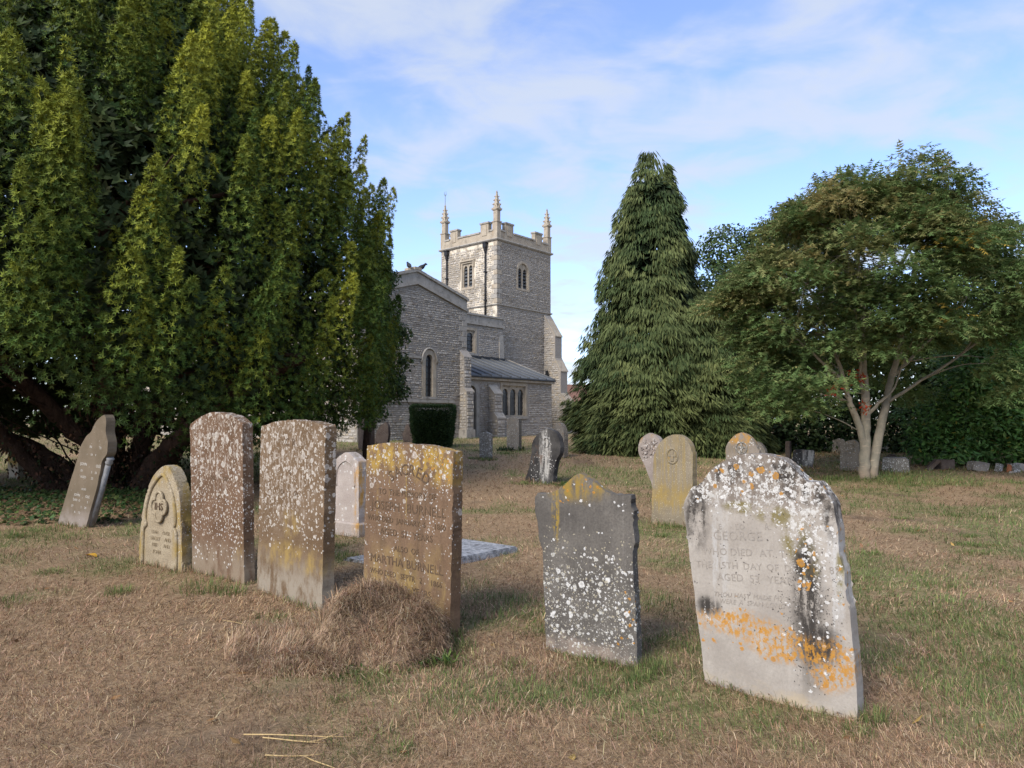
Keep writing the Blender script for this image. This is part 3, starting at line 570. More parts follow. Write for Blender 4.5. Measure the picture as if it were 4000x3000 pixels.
for t_, z_, s_, x_ in (("E   LO    R.", .905, .042, -.08), ("GEORGE", .85, .07, -.13), ("WHO DIED AT T", .765, .056, -.10), ("THE 15TH DAY OF DE     87", .70, .051, .0), ("AGED 53 YEAR", .63, .056, -.06), ("THOU HAST MADE MY DA     IT", .54, .036, .0), ("WERE A SPAN LONG", .495, .036, -.10)):
    text_part(g, t_, s_, sl(z_) + x_, z_, M['letter_pale'], .002, 0, R(-5), 1.06, shear=.25 if s_ < .04 else 0)
g = gravestone('yel9', "ochre-stained round-topped headstone with small carved medallion, behind the big pale stone", 'yel9', .11)
bm = bmesh.new(); tube(bm, [(.08 + .085 * math.cos(t), -.003, .97 + .1 * math.sin(t)) for t in np.linspace(0, 6.2832, 25)], [.012] * 25, 6, False); bm_box(bm, .06, .10, -.012, .01, .90, 1.04); bm_box(bm, .02, .14, -.011, .01, .965, .995)
add_obj("medallion", bm_mesh("medallion", bm, M['yel9'], False), g)
bm = bmesh.new(); tube(bm, [(-.262, .05, 0), (-.225, .05, .93)], [.03, .03], 8); add_obj("side_roll", bm_mesh("side_roll", bm, M['grey'], True), g)
g = gravestone('pear10', "pear-shaped headstone with carved flowers, half hidden behind the ochre round-topped stone", 'carved', .12)
bm = bmesh.new()
for k in range(34):
    a = random.uniform(0, 6.28); r_ = .16 * math.sqrt(random.random()); cxx, czz = -.13 + r_ * math.cos(a), .93 + r_ * 1.1 * math.sin(a)
    p = [(cxx + .028 * math.cos(t) * (1 + .3 * math.cos(3 * t + k)), czz + .028 * math.sin(t)) for t in np.linspace(0, 5.6, 8)]; bm_prism(bm, p, -.016 - .004 * (k % 3), .01, 'y')
add_obj("flower_carving", bm_mesh("flower_carving", bm, M['carved']), g)
g = gravestone('cross11', "orange-topped pointed headstone with a cross in a ring, directly behind the big pale stone", 'orange', .12)
bm = bmesh.new(); tube(bm, [(.0 + .105 * math.cos(t), -.004, .87 + .105 * math.sin(t)) for t in np.linspace(0, 6.2832, 29)], [.015] * 29, 6, False); bm_box(bm, -.018, .018, -.016, .01, .79, .95); bm_box(bm, -.065, .065, -.015, .01, .865, .90)
add_obj("ringed_cross", bm_mesh("ringed_cross", bm, M['whitel']), g)
gravestone('beh12', "grey headstone mostly hidden behind the orange one with the ringed cross", 'grey', .12)
g = gravestone('drk13', "blackened headstone streaked white, tilting right in the grass in front of the church", 'black', .13)
bm = bmesh.new(); tube(bm, [(.22 + .09 * math.cos(t), -.003, .86 + .1 * math.sin(t)) for t in np.linspace(0, 6.2832, 21)], [.013] * 21, 6, False); add_obj("ring_carving", bm_mesh("ring_carving", bm, M['black'], True), g)
gravestone('rnd14', "pale round-topped headstone just behind the blackened tilting one", 'grey', .2)
gravestone('sml15', "small pale-grey round-topped headstone standing alone in front of the aisle", 'whitel', .12)
g = gravestone('rect16', "upright grey rectangular headstone below the three-light church window", 'grey', .16)
gravestone('pt17', "dark pointed headstone tilting right beside the clipped yew block, the left one", 'brownd', .12)
gravestone('pt18', "small dark shouldered headstone touching the left side of the clipped yew block", 'brownd', .1)
gravestone('edge19', "dark upright headstone seen nearly edge-on beneath the yew's right side", 'brownd', .3)
gravestone('slabR1', "dark square-topped slab tilting back in the shade behind the big pale stone", 'black', .09)
gravestone('upR2', "narrow black upright stone in deep shade left of the tilted square slab", 'brownd', .14)
gravestone('rndR3', "small pale round-topped headstone in the shade behind the multi-stemmed tree", 'grey', .12)
g = gravestone('archR4', "grey shouldered headstone standing against the left stem of the tree", 'grey', .12)
bm = bmesh.new(); tube(bm, [(.04 + .075 * math.cos(t), -.003, .6 + .08 * math.sin(t)) for t in np.linspace(0, 6.2832, 21)], [.012] * 21, 6, False); add_obj("ring_carving", bm_mesh("ring_carving", bm, M['grey'], True), g)
g = gravestone('tombR5', "low white-crusted tomb block right of the multi-stemmed tree", 'whitel', .55, "tomb_block", cat="tomb")
gravestone('lowR6', "dark low rounded stone just behind the white-crusted tomb block", 'brownd', .12)
gravestone('postL', "yellow and white stone post at the far left edge behind the yew stems", 'postyel', .18, "stone_post", cat="stone post", smooth=False)
# ledger slab lying in the turf
def slab_obj(name, corners, z0, z1, mat, label, cat, bev=.012):
    cx_, cy_ = sum(c_[0] for c_ in corners) / len(corners), sum(c_[1] for c_ in corners) / len(corners); bz = Gf(cx_, cy_)
    bm = bmesh.new(); fa, fb = bm_prism(bm, [(c_[0] - cx_, c_[1] - cy_) for c_ in corners], z0, z1, 'z')
    bmesh.ops.bevel(bm, geom=list(fb.edges) + list(fa.edges), offset=bev, segments=2, affect='EDGES')
    return set_props(add_obj(name, bm_mesh(name, bm, mat), None, (cx_, cy_, bz)), label, cat)
M['ledger'] = stone_mat("blue_grey_ledger", (.17, .175, .185), (.31, .315, .325), [('noise', (.42, .42, .42), (18, 18, .45, .6), [], .8), ('noise', DARK, (9, 9, .52, .66), [], .7)])
slab_obj("ledger_slab", [(-1.75, 7.45), (-1.05, 6.95), (.06, 8.12), (-.62, 8.68)], -.1, .055, M['ledger'], "flat blue-grey ledger slab lying in the grass behind the inscribed brown stone", "ledger slab")
# stepped pedestal under the yew
ped = empty("stepped_pedestal", (-9.35, 18.0, Gf(-9.35, 18.0)), R(-30)); set_props(ped, "low stepped stone pedestal in the shade behind the yew trunks", "pedestal")
for nm, w_, z0, z1 in (("plinth_slab", .52, -.15, .10), ("die_block", .42, .10, .44), ("top_block", .17, .44, .72)):
    bm = bmesh.new(); bm_box(bm, -w_, w_, -w_ * .7, w_ * .7, z0 + .002, z1, .015); add_obj(nm, bm_mesh(nm, bm, M['grey']), ped)
# rubble and fragments at the foot of the laurel
def fragment(x, y, sx, sy, sz, rz, mat, label, tilt=0.0, name="stone_fragment", seed=0, grp="fragments heaped below the laurel", cat="stone fragment"):
    r = random.Random(seed); bm = bmesh.new()
    bmesh.ops.create_cube(bm, size=1); bmesh.ops.subdivide_edges(bm, edges=bm.edges[:], cuts=1, use_grid_fill=True)
    for v in bm.verts: v.co = Vector((v.co.x * sx * r.uniform(.82, 1.1), v.co.y * sy * r.uniform(.82, 1.1), (v.co.z * r.uniform(.85, 1.12) + .42) * sz))
    bmesh.ops.bevel(bm, geom=bm.edges[:], offset=min(sx, sy, sz) * .06, segments=1, affect='EDGES')
    o = add_obj(name, bm_mesh(name, bm, mat), None, (x, y, Gf(x, y)), (0, tilt, R(rz))); return set_props(o, label, cat, grp)
brickm = plain_mat("orange_brick", (.40, .15, .07), .9, .25, 12)
FR = [(10.35, 17.75, .10, .30, .36, -20, 'brownd', "dark slab tipped against the laurel, right of the white-crusted tomb", .75), (10.85, 17.9, .42, .25, .26, 10, 'brownd', "broad dark lump of stone deep under the laurel's left end", 0),
      (11.45, 17.55, .40, .25, .24, 5, 'grey', "grey pointed lump of stone, largest in the low rubble under the laurel", .15), (11.92, 17.5, .14, .12, .22, 30, 'whitel', "small pale chunk of stone just left of the orange brick", .5), (12.10, 17.25, .13, .10, .05, 40, 'pale', "thin flat pale chip lying in front of the orange brick", .1),
      (12.32, 17.5, .22, .2, .24, 15, 'whitel', "rounded whitish stone just right of the orange brick", 0), (12.62, 17.75, .2, .16, .2, 25, 'pale', "small buff stone in the rubble left of the white block", .1), (12.85, 17.6, .16, .14, .13, 0, 'grey', "low grey stone touching the left side of the white block", .2),
      (13.6, 18.1, .5, .3, .14, -5, 'brownd', "long brown flat stone right of the cross-shaped fragment", 0), (13.85, 17.5, .24, .2, .16, 12, 'brownd', "small brown block at the right-hand end of the rubble", 0)]
for k, f_ in enumerate(FR): fragment(f_[0], f_[1], f_[2], f_[3], f_[4], f_[5], M[f_[6]], f_[7], f_[8], seed=k)
fragment(13.15, 17.2, .42, .26, .27, -8, M['whitel'], "squarish white stone block in front of the laurel at the far right", 0, "stone_block", 31, None, "stone block")
fragment(13.25, 18.0, .5, .22, .17, 4, M['whitel'], "pale bar-shaped stone fragment propped above the white block", 0, "stone_block", 32, None, "stone block").location.z += .33
fragment(13.2, 18.05, .2, .2, .36, 4, M['grey'], "grey stump of stone carrying the pale bar fragment", 0, "stone_block", 33, None, "stone block")
o = fragment(12.15, 17.45, .09, .07, .21, 20, brickm, "orange brick standing on end in the rubble under the laurel", .25, "brick_fragment", 40, None, "brick")

# ---------------------------------------------------------------- hay heap in front of the inscribed stone
def heap_h(x, y):
    lx_, ly = x + .98, y - 4.78                # along / across the stone
    a = R(-39); p = lx_ * math.cos(a) + ly * math.sin(a); q = -lx_ * math.sin(a) + ly * math.cos(a)
    r1 = np.clip(1 - ((p - .04) / .56) ** 2 - ((q - .05) / .46) ** 2, 0, 1)
    r2 = np.clip(1 - ((p + .22) / .64) ** 2 - ((q + .30) / .46) ** 2, 0, 1)
    h = .345 * np.power(r1, .72) ; h2 = .075 * np.power(r2, .8)
    n = (fbm(x * 3.6, y * 3.6, 50, 3) - .5) * .30
    return np.maximum(h, h2) * (1 + 0 * n) + n * np.clip(r1 + r2 * .4, 0, 1) ** .6
hx = np.linspace(-2.2, .25, 90); hy = np.linspace(3.9, 5.75, 80); HX, HY = np.meshgrid(hx, hy); HZ = heap_h(HX, HY)
V = np.stack([HX.ravel() + .9, HY.ravel() - 4.8, (G(HX, HY) - Gf(-.9, 4.8) + HZ - .012).ravel()], 1); nxh = len(hx)
ii, jj = np.meshgrid(np.arange(nxh - 1), np.arange(len(hy) - 1)); a_ = (jj * nxh + ii).ravel()
F = np.stack([a_, a_ + 1, a_ + nxh + 1, a_ + nxh], 1); F = F[(HZ.ravel()[F] > .004).any(1)]
b = NB("matted_hay"); o_ = b.obj(); nf = b.noise(b.mapping(o_, (50, 22, 30)), 1, 5, .7, 1.0)
hay_m = b.finish(b.mix(b.ss(nf, .3, .7), (.22, .15, .095), (.44, .31, .2)), .95, nf, 1.0, .03, .1)
heap = add_obj("hay_heap", np_mesh("hay_heap", V, F, hay_m, None, True), None, (-.9, 4.8, Gf(-.9, 4.8))); set_props(heap, "heap of dried mown grass banked against the inscribed brown headstone", "hay heap")
N = 75000; x = rng.uniform(-2.2, .25, N); y = rng.uniform(3.9, 5.75, N); hh = heap_h(x, y); k = hh > .006; x, y, hh = x[k], y[k], hh[k]; N = len(x)
P = np.stack([x + .9, y - 4.8, G(x, y) - Gf(-.9, 4.8) + hh + rng.uniform(-.015, .012, N)], 1)
HAY = [(.52, .36, .225), (.40, .265, .165), (.60, .44, .285), (.26, .17, .108), (.66, .51, .35)]
V, F, C = blades(P, fbm(x * 2.4, y * 2.4, 52, 2) * 14 + rng.normal(0, .7, N), rng.normal(.08, .5, N), rng.uniform(.04, .14, N), rng.uniform(.0025, .005, N), pal(N, HAY, [.3, .25, .2, .15, .1]) * (.46 + .66 * fbm(x * 5, y * 5, 53, 3))[:, None], .5)
set_props(add_obj("hay_stalks", np_mesh("hay_stalks", V, F, grass_mat, C), heap), kind="stuff")
# loose straw stalks in the foreground
strawm = plain_mat("pale_straw", (.52, .37, .17), .6, .2, 30)
def stalk(x0, y0, x1, y1, label, rad=.0034):
    n = 5; pts = []
    for k in range(n):
        t = k / (n - 1); xx = x0 + (x1 - x0) * t; yy = y0 + (y1 - y0) * t; pts.append((xx - x0, yy - y0, Gf(xx, yy) - Gf(x0, y0) + .022 + .01 * math.sin(3 * t + x0 * 9)))
    bm = bmesh.new(); tube(bm, pts, [rad, rad, rad, rad * .8, rad * .4], 5); return set_props(add_obj("straw_stalk", bm_mesh("straw_stalk", bm, strawm, True), None, (x0, y0, Gf(x0, y0))), label, "straw stalk", "pale straw stalks in the foreground")
stalk(-1.26, 3.41, -.73, 3.40, "long pale straw stalk lying level, topmost of the little bundle below the hay heap"); stalk(-1.16, 3.38, -.84, 3.355, "shorter pale straw stalk lying just under the longest one"); stalk(-1.09, 3.21, -.84, 3.225, "short level pale straw stalk nearest the bottom edge"); stalk(-.92, 3.215, -.745, 3.06, "pale straw stalk slanting down to the bottom edge")
stalk(-.95, 3.36, -.80, 3.43, "pale straw stalk crossing the long one at a shallow angle"); stalk(-2.2, 5.37, -1.9, 5.17, "thin straw stalk on the grass below the second tall headstone", .0022)

# ================================================================== CHURCH
# church frame: x = south (towards the viewer's right), y = west (away), z = up; rotated -40.5 degrees in the world
CO = np.array([-26.0, 26.0, 0.0]); TH = R(-40.5)
def c2w(x, y): return (x * math.cos(TH) - y * math.sin(TH), x * math.sin(TH) + y * math.cos(TH))
church = empty("church", (*c2w(CO[0], CO[1]), 0), TH); set_props(church, "grey rubble-stone parish church with battlemented tower and four pinnacles", "church")
def rubble_core(name, c, cj, lo=.5, hi=.62):
    b = NB(name); o = b.obj(); n = b.noise(o, 18, 5, .7); n2 = b.noise(o, .9, 4, .6); base = b.mix(n, c, tuple(x * .62 for x in c)); base = b.mix(b.ss(n2, lo, hi), base, cj)
    return b.finish(base, .95, n, .6, .02, .1)
mortar_m = rubble_core("lime_mortar", (.37, .33, .285), (.30, .265, .225))
mortar_white = rubble_core("fresh_white_mortar", (.38, .325, .25), (.66, .58, .46), .46, .56)
b = NB("rubble_stone"); o = b.obj(); n = b.noise(o, 22, 6, .7); n2 = b.noise(o, 2.2, 5, .6)
base = b.mix(b.ss(n, .25, .8, 0, .55), b.attr('col'), (.22, .195, .165)); base = b.mix(b.ss(n2, .5, .75, 0, .3), base, (.5, .46, .4))
rubble_m = b.finish(base, .95, n, .7, .025, .1)
b = NB("rubble_stone_single"); o = b.obj(); oi = b.n('ShaderNodeObjectInfo'); n = b.noise(b.vmath('ADD', o, oi.outputs['Location']), 9, 6, .7)
base = b.mix(b.ss(oi.outputs['Random'], 0, 1), (.41, .37, .32), (.52, .475, .415)); base = b.mix(b.ss(b.math('FRACT', b.math('MULTIPLY', oi.outputs['Random'], 7.3)), .8, .9), base, (.29, .25, .21)); base = b.mix(b.ss(n, .25, .8, 0, .5), base, (.22, .195, .165))
rubble_one = b.finish(base, .95, n, .7, .05, .1)
dressed = stone_mat("dressed_limestone", (.385, .32, .24), (.46, .395, .305), [('noise', (.2, .175, .14), (2.5, 2.5, .45, .7), [], .7), ('noise', (.3, .19, .09), (3, 1, .55, .7), [], .5)], .5)
dressed_grey = stone_mat("grey_ashlar", (.33, .30, .258), (.41, .375, .325), [('noise', (.13, .115, .10), (3, 2, .5, .7), [], .75), ('noise', (.34, .31, .26), (8, 5, .55, .7), [], .6)], .6)
lead_m = plain_mat("grey_lead_sheet", (.10, .105, .11), .75, .22, 3, .3, .15, c2=(.15, .155, .158))
dark_m = plain_mat("black_iron", (.018, .018, .02), .5, .1, 8)
glass_b = NB("dark_leaded_glass"); gn = glass_b.noise(glass_b.obj(), 6, 3, .6)
glass_m = glass_b.finish(glass_b.mix(gn, (.012, .014, .018), (.035, .04, .05)), .22, gn, .25, .02, .5)
slate_m = plain_mat("slate_louvre", (.075, .08, .085), .7, .25, 9)
def L3(x, y, z): return (x - CO[0], y - CO[1], z)
def cpart(name, bm, mat, parent, smooth=False): return add_obj(name, bm_mesh(name, bm, mat, smooth), parent)
def cbox(bm, x0, x1, y0, y1, z0, z1, bev=0): bm_box(bm, x0 - CO[0], x1 - CO[0], y0 - CO[1], y1 - CO[1], z0, z1, bev)
# a wall face: 2-D (s,z) -> 3-D. south faces: s=y (normal +x); east faces: s=x (normal -y)
class Face:
    def __init__(s, kind, d): s.kind = kind; s.d = d
    def p(s, a, z, out=0.0): return L3(s.d + out, a, z) if s.kind == 'S' else L3(a, s.d - out, z)
    def poly(s, bm, pts, o0, o1):
        A = [bm.verts.new(s.p(a, z, o0)) for a, z in pts]; B = [bm.verts.new(s.p(a, z, o1)) for a, z in pts]; n = len(pts)
        bm.faces.new(A); bm.faces.new(B[::-1])
        for i in range(n): bm.faces.new((A[i], B[i], B[(i + 1) % n], A[(i + 1) % n]))
    def box(s, bm, a0, a1, z0, z1, o0, o1): s.poly(bm, [(a0, z0), (a1, z0), (a1, z1), (a0, z1)], o0, o1)
    def ring(s, bm, inner, outer, o0, o1):
        """frame between two outlines with equal numbers of points"""
        n = len(inner); q = [[bm.verts.new(s.p(a, z, o)) for a, z in pts] for pts, o in ((inner, o0), (outer, o0), (inner, o1), (outer, o1))]
        for i in range(n):
            j = (i + 1) % n
            for a, b_ in ((0, 1), (1, 3), (3, 2), (2, 0)): bm.faces.new((q[a][i], q[a][j], q[b_][j], q[b_][i]))
def arch_pts(a0, a1, z0, zs, zt, n=9):
    """opening with vertical sides to zs and an arch rising to zt"""
    c_ = (a0 + a1) / 2; h = (a1 - a0) / 2; up = [(c_ + h * math.cos(t), zs + (zt - zs) * math.sin(t) ** .9) for t in np.linspace(0, math.pi, n)]
    return [(a0, z0), (a1, z0)] + up
def offset_pts(pts, d, dz_bottom=None):
    cx_ = (min(p[0] for p in pts) + max(p[0] for p in pts)) / 2; cz_ = (min(p[1] for p in pts) + max(p[1] for p in pts)) / 2
    hw = (max(p[0] for p in pts) - min(p[0] for p in pts)) / 2; hh = (max(p[1] for p in pts) - min(p[1] for p in pts)) / 2
    return [(cx_ + (p[0] - cx_) * (hw + d) / hw, cz_ + (p[1] - cz_) * (hh + d) / hh) for p in pts]
def radial(poly, c_, n=48):
    """resample a polygon by rays from c_"""
    out = []
    for k in range(n):
        t = 2 * math.pi * (k + .5) / n; d = (math.cos(t), math.sin(t)); best = None
        for (x0, y0), (x1, y1) in zip(poly, poly[1:] + poly[:1]):
            ex, ey = x1 - x0, y1 - y0; den = d[0] * ey - d[1] * ex
            if abs(den) < 1e-9: continue
            u_ = ((x0 - c_[0]) * ey - (y0 - c_[1]) * ex) / den; v_ = ((x0 - c_[0]) * d[1] - (y0 - c_[1]) * d[0]) / den
            if u_ > 0 and -1e-6 <= v_ <= 1 + 1e-6 and (best is None or u_ < best): best = u_
        out.append((c_[0] + d[0] * best, c_[1] + d[1] * best))
    return out
cutters = {}
def cut(key, face, pts, depth=.6):
    bm = bmesh.new(); face.poly(bm, pts, .3, -depth); cutters.setdefault(key, []).append(bm_mesh("cutter", bm, mortar_m))
def apply_cuts(key, o):
    for me in cutters.get(key, []):
        c_ = bpy.data.objects.new("cutter", me); col.objects.link(c_); c_.parent = church
        md = o.modifiers.new("b", 'BOOLEAN'); md.operation = 'DIFFERENCE'; md.object = c_; md.solver = 'EXACT'
        bpy.context.view_layer.update()
        new = bpy.data.meshes.new_from_object(o.evaluated_get(bpy.context.evaluated_depsgraph_get())); o.modifiers.clear(); o.data = new
        bpy.data.objects.remove(c_)
STONES = []      # (part, face, a, z, w, h, proud, colour)
SCOL = [(.415, .375, .325), (.45, .41, .36), (.375, .34, .295), (.49, .45, .395), (.44, .37, .275), (.30, .265, .225), (.43, .40, .36)]
def rubble(part, face, a0, a1, z0, z1, holes=(), top=None, hmin=.07, hmax=.12, wmin=.1, wmax=.32, warm=0.0, proud=(.012, .04), seed=1, left=None):  # warm adds tan stones on east faces: sunlight painted into their colour
    r = random.Random(seed); z = z0
    while z < z1:
        h = r.uniform(hmin, hmax)
        if z + h > z1 + .02: break
        a = a0 + r.uniform(-.1, 0)
        while a < a1:
            w = r.uniform(wmin, wmax) * (1 if r.random() > .15 else .6); e = min(a + w, a1); s_ = max(a, a0)
            ok = e - s_ > .05
            for (h0, h1, g0, g1) in holes:
                if s_ < h1 and e > h0 and z < g1 - .01 and z + h > g0 + .01:
                    if s_ < h0 - .06: e = h0
                    elif e > h1 + .06: s_ = h1
                    else: ok = False
            if ok and top and z + h * .8 > min(top(s_), top(e)): ok = False
            if ok:
                c_ = np.array(SCOL[r.choices(range(7), [.24, .2, .16, .14, .08 + warm, .08, .1])[0]]) * r.uniform(.82, 1.18)
                STONES.append((part, face, s_, z, e - s_, h, r.uniform(*proud), c_))
            a += w
        z += h
def stone_verts(r, w, h, pr, g=.014):
    j = lambda k: r.uniform(-k, k)
    B = [(g + j(.004), g + j(.004)), (w - g + j(.004), g + j(.004)), (w - g + j(.004), h - g + j(.004)), (g + j(.004), h - g + j(.004))]
    k = min(.022, h * .2); Fp = [(B[0][0] + k, B[0][1] + k), (B[1][0] - k, B[1][1] + k * r.uniform(.3, 1.3)), (B[2][0] - k, B[2][1] - k), (B[3][0] + k, B[3][1] - k * r.uniform(.3, 1.3))]
    return [(p[0], p[1], -.02) for p in B] + [(p[0], p[1], pr * r.uniform(.7, 1.3)) for p in Fp]
SF = [(0, 1, 5, 4), (1, 2, 6, 5), (2, 3, 7, 6), (3, 0, 4, 7), (4, 5, 6, 7)]

# ---- tower
TX0, TX1, TY0, TY1 = -32.32, -27.6, 30.95, 36.15
TS, TE = Face('S', TX1), Face('E', TY0)
bm = bmesh.new(); cbox(bm, TX0, TX1, TY0, TY1, -.3, 12.1)
tower = cpart("tower", bm, [mortar_m, mortar_white], church)
wS = arch_pts(32.86, 33.84, 9.45, 10.42, 11.02, 13); wE = [(-30.42, 9.5), (-29.58, 9.5), (-29.58, 10.98), (-30.42, 10.98)]
cut('tower', TS, offset_pts(wS, .05)); cut('tower', TE, offset_pts(wE, .05)); apply_cuts('tower', tower)
for p in tower.data.polygons:
    if abs(p.normal.y + 1) < .1: p.material_index = 1
def two_light(face, W, a0, a1, z0, zs, zt, parent, hood):
    bm = bmesh.new(); face.ring(bm, W, offset_pts(W, .13), .035, -.12); cpart("window_surround", bm, dressed, parent)
    bm = bmesh.new(); mid = (a0 + a1) / 2; mw = .05
    for s0, s1 in ((a0 + .03, mid - mw), (mid + mw, a1 - .03)):
        light = arch_pts(s0, s1, z0 + .03, zs, zt, 9); cell_lo, cell_hi = (a0 - .04, mid) if s0 < mid - mw else (mid, a1 + .04)
        cell = [p for p in [(max(min(p[0], cell_hi), cell_lo), p[1]) for p in offset_pts(W, .02)]]
        c_ = ((s0 + s1) / 2, (z0 + zs) / 2); face.ring(bm, radial(light, c_), radial(cell, c_), -.05, -.2)
    cpart("tracery", bm, dressed, parent)
    n = 6
    for s0, s1 in ((a0 + .03, mid - mw), (mid + mw, a1 - .03)):
        for k in range(n):
            za = z0 + .04 + (zt - z0 - .04) * k / n; zb = za + (zt - z0) / n * 1.22
            if k == n - 1: zb = zt
            bm = bmesh.new(); q = [face.p(s0, za, -.08), face.p(s1, za, -.08), face.p(s1, zb, -.26), face.p(s0, zb, -.26), face.p(s0, za - .025, -.09), face.p(s1, za - .025, -.09), face.p(s1, zb - .025, -.28), face.p(s0, zb - .025, -.28)]
            v = [bm.verts.new(t) for t in q]
            for f in ((0, 1, 2, 3), (7, 6, 5, 4), (0, 4, 5, 1), (1, 5, 6, 2), (2, 6, 7, 3), (3, 7, 4, 0)): bm.faces.new([v[i] for i in f])
            cpart("louvre", bm, slate_m, parent)
    bm = bmesh.new(); face.box(bm, a0 - .1, a1 + .1, z0 - .02, zt + .05, -.42, -.5); cpart("louvre_backing", bm, dark_m, parent)
    if hood:
        bm = bmesh.new(); face.box(bm, a0 - .2, a1 + .2, hood, hood + .07, 0, .12); cpart("hood_mould", bm, dressed, parent)
        for s0 in (a0 - .2, a1 + .13):
            bm = bmesh.new(); face.box(bm, s0, s0 + .07, hood - .38, hood - .002, 0, .11); cpart("hood_drop", bm, dressed, parent)
two_light(TS, wS, 32.88, 33.82, 9.45, 10.38, 10.72, tower, None)
two_light(TE, wE, -30.40, -29.60, 9.5, 10.62, 10.86, tower, 11.09)
rubble(tower, TS, TY0 + .02, TY1 - .02, .3, 8.1, seed=2, hmin=.065, hmax=.115); rubble(tower, TS, TY0 + .32, TY1 - .02, 8.3, 11.98, [(32.70, 34.0, 9.3, 11.2)], seed=3, hmin=.065, hmax=.115)
rubble(tower, TE, TX0 + .02, TX1 - .3, 6.2, 8.1, seed=4, warm=.1, hmin=.09, hmax=.16); rubble(tower, TE, TX0 + .02, TX1 - .3, 8.3, 11.9, [(-30.65, -29.35, 9.35, 11.2)], seed=5, warm=.06, hmin=.09, hmax=.16)
def band(name, z0, z1, out, parent, mat=dressed_grey):
    bm = bmesh.new(); pr = [(0, z0), (out * .6, z0 + (z1 - z0) * .25), (out, z0 + (z1 - z0) * .6), (out * .9, z1 - .01), (0, z1)]
    lo = [(TX1, TY0, 1, -1), (TX1, TY1, 1, 1), (TX0, TY1, -1, 1), (TX0, TY0, -1, -1)]
    rows = [[bm.verts.new(L3(x + sx * o, y + sy * o, z)) for x, y, sx, sy in lo] for o, z in [(-.05, z0)] + pr + [(-.05, z1)]]
    for r0, r1 in zip(rows, rows[1:]):
        for k in range(4): bm.faces.new((r0[k], r0[(k + 1) % 4], r1[(k + 1) % 4], r1[k]))
    return cpart(name, bm, mat, parent)
band("string_course", 8.14, 8.27, .09, tower); band("string_course", 12.0, 12.17, .14, tower)
# quoins at the near corner
for k in range(13):
    z = 8.3 + k * .285; l0, l1 = (.42, .26) if k % 2 else (.26, .42)
    bm = bmesh.new(); cbox(bm, TX1 - l0, TX1 + .03, TY0 - .03, TY0 + l1, z + .006, z + .279, .012); cpart("quoin", bm, dressed_grey if k % 3 else dressed, tower)
# parapet, merlons
bm = bmesh.new()
for f, a0, a1 in ((TS, TY0 + .02, TY1 - .02), (TE, TX0 + .02, TX1 - .02)): f.box(bm, a0, a1, 12.15, 12.63, .02, -.28)
cbox(bm, TX0 - .02, TX0 + .28, TY0 + .3, TY1 - .3, 12.15, 12.63); cbox(bm, TX0 + .3, TX1 - .3, TY1 - .28, TY1 + .02, 12.15, 12.63)
cpart("parapet", bm, dressed, tower)
def mer(face, a0, a1, parent):
    bm = bmesh.new(); face.box(bm, a0, a1, 12.6, 13.16, .022, -.27); cpart("merlon", bm, dressed, parent)
    bm = bmesh.new(); face.box(bm, a0 + .14, a1 - .14, 12.45, 13.06, .021, .05); cpart("merlon_panel", bm, dressed, parent)
    bm = bmesh.new(); face.box(bm, a0 - .04, a1 + .04, 13.161, 13.26, .07, -.32); cpart("merlon_coping", bm, dressed_grey, parent)
def cop(face, a0, a1, parent):
    bm = bmesh.new(); face.box(bm, a0, a1, 12.631, 12.73, .07, -.32); cpart("parapet_coping", bm, dressed_grey, parent)
mer(TS, 31.72, 32.42, tower); mer(TS, 34.52, 35.24, tower); mer(TE, -28.92, -28.27, tower); mer(TE, -31.5, -30.87, tower)
cop(TS, 31.2, 31.68, tower); cop(TS, 32.46, 34.48, tower); cop(TS, 35.28, 35.85, tower)
cop(TE, -28.23, -27.86, tower); cop(TE, -30.83, -28.96, tower); cop(TE, -32.02, -31.54, tower)
F4, F5 = Face('S', TX0 + .3), Face('E', TY1 - .3)
mer(F4, 31.72, 32.42, tower); mer(F4, 34.52, 35.24, tower); mer(F5, -28.92, -28.27, tower); mer(F5, -31.5, -30.87, tower)
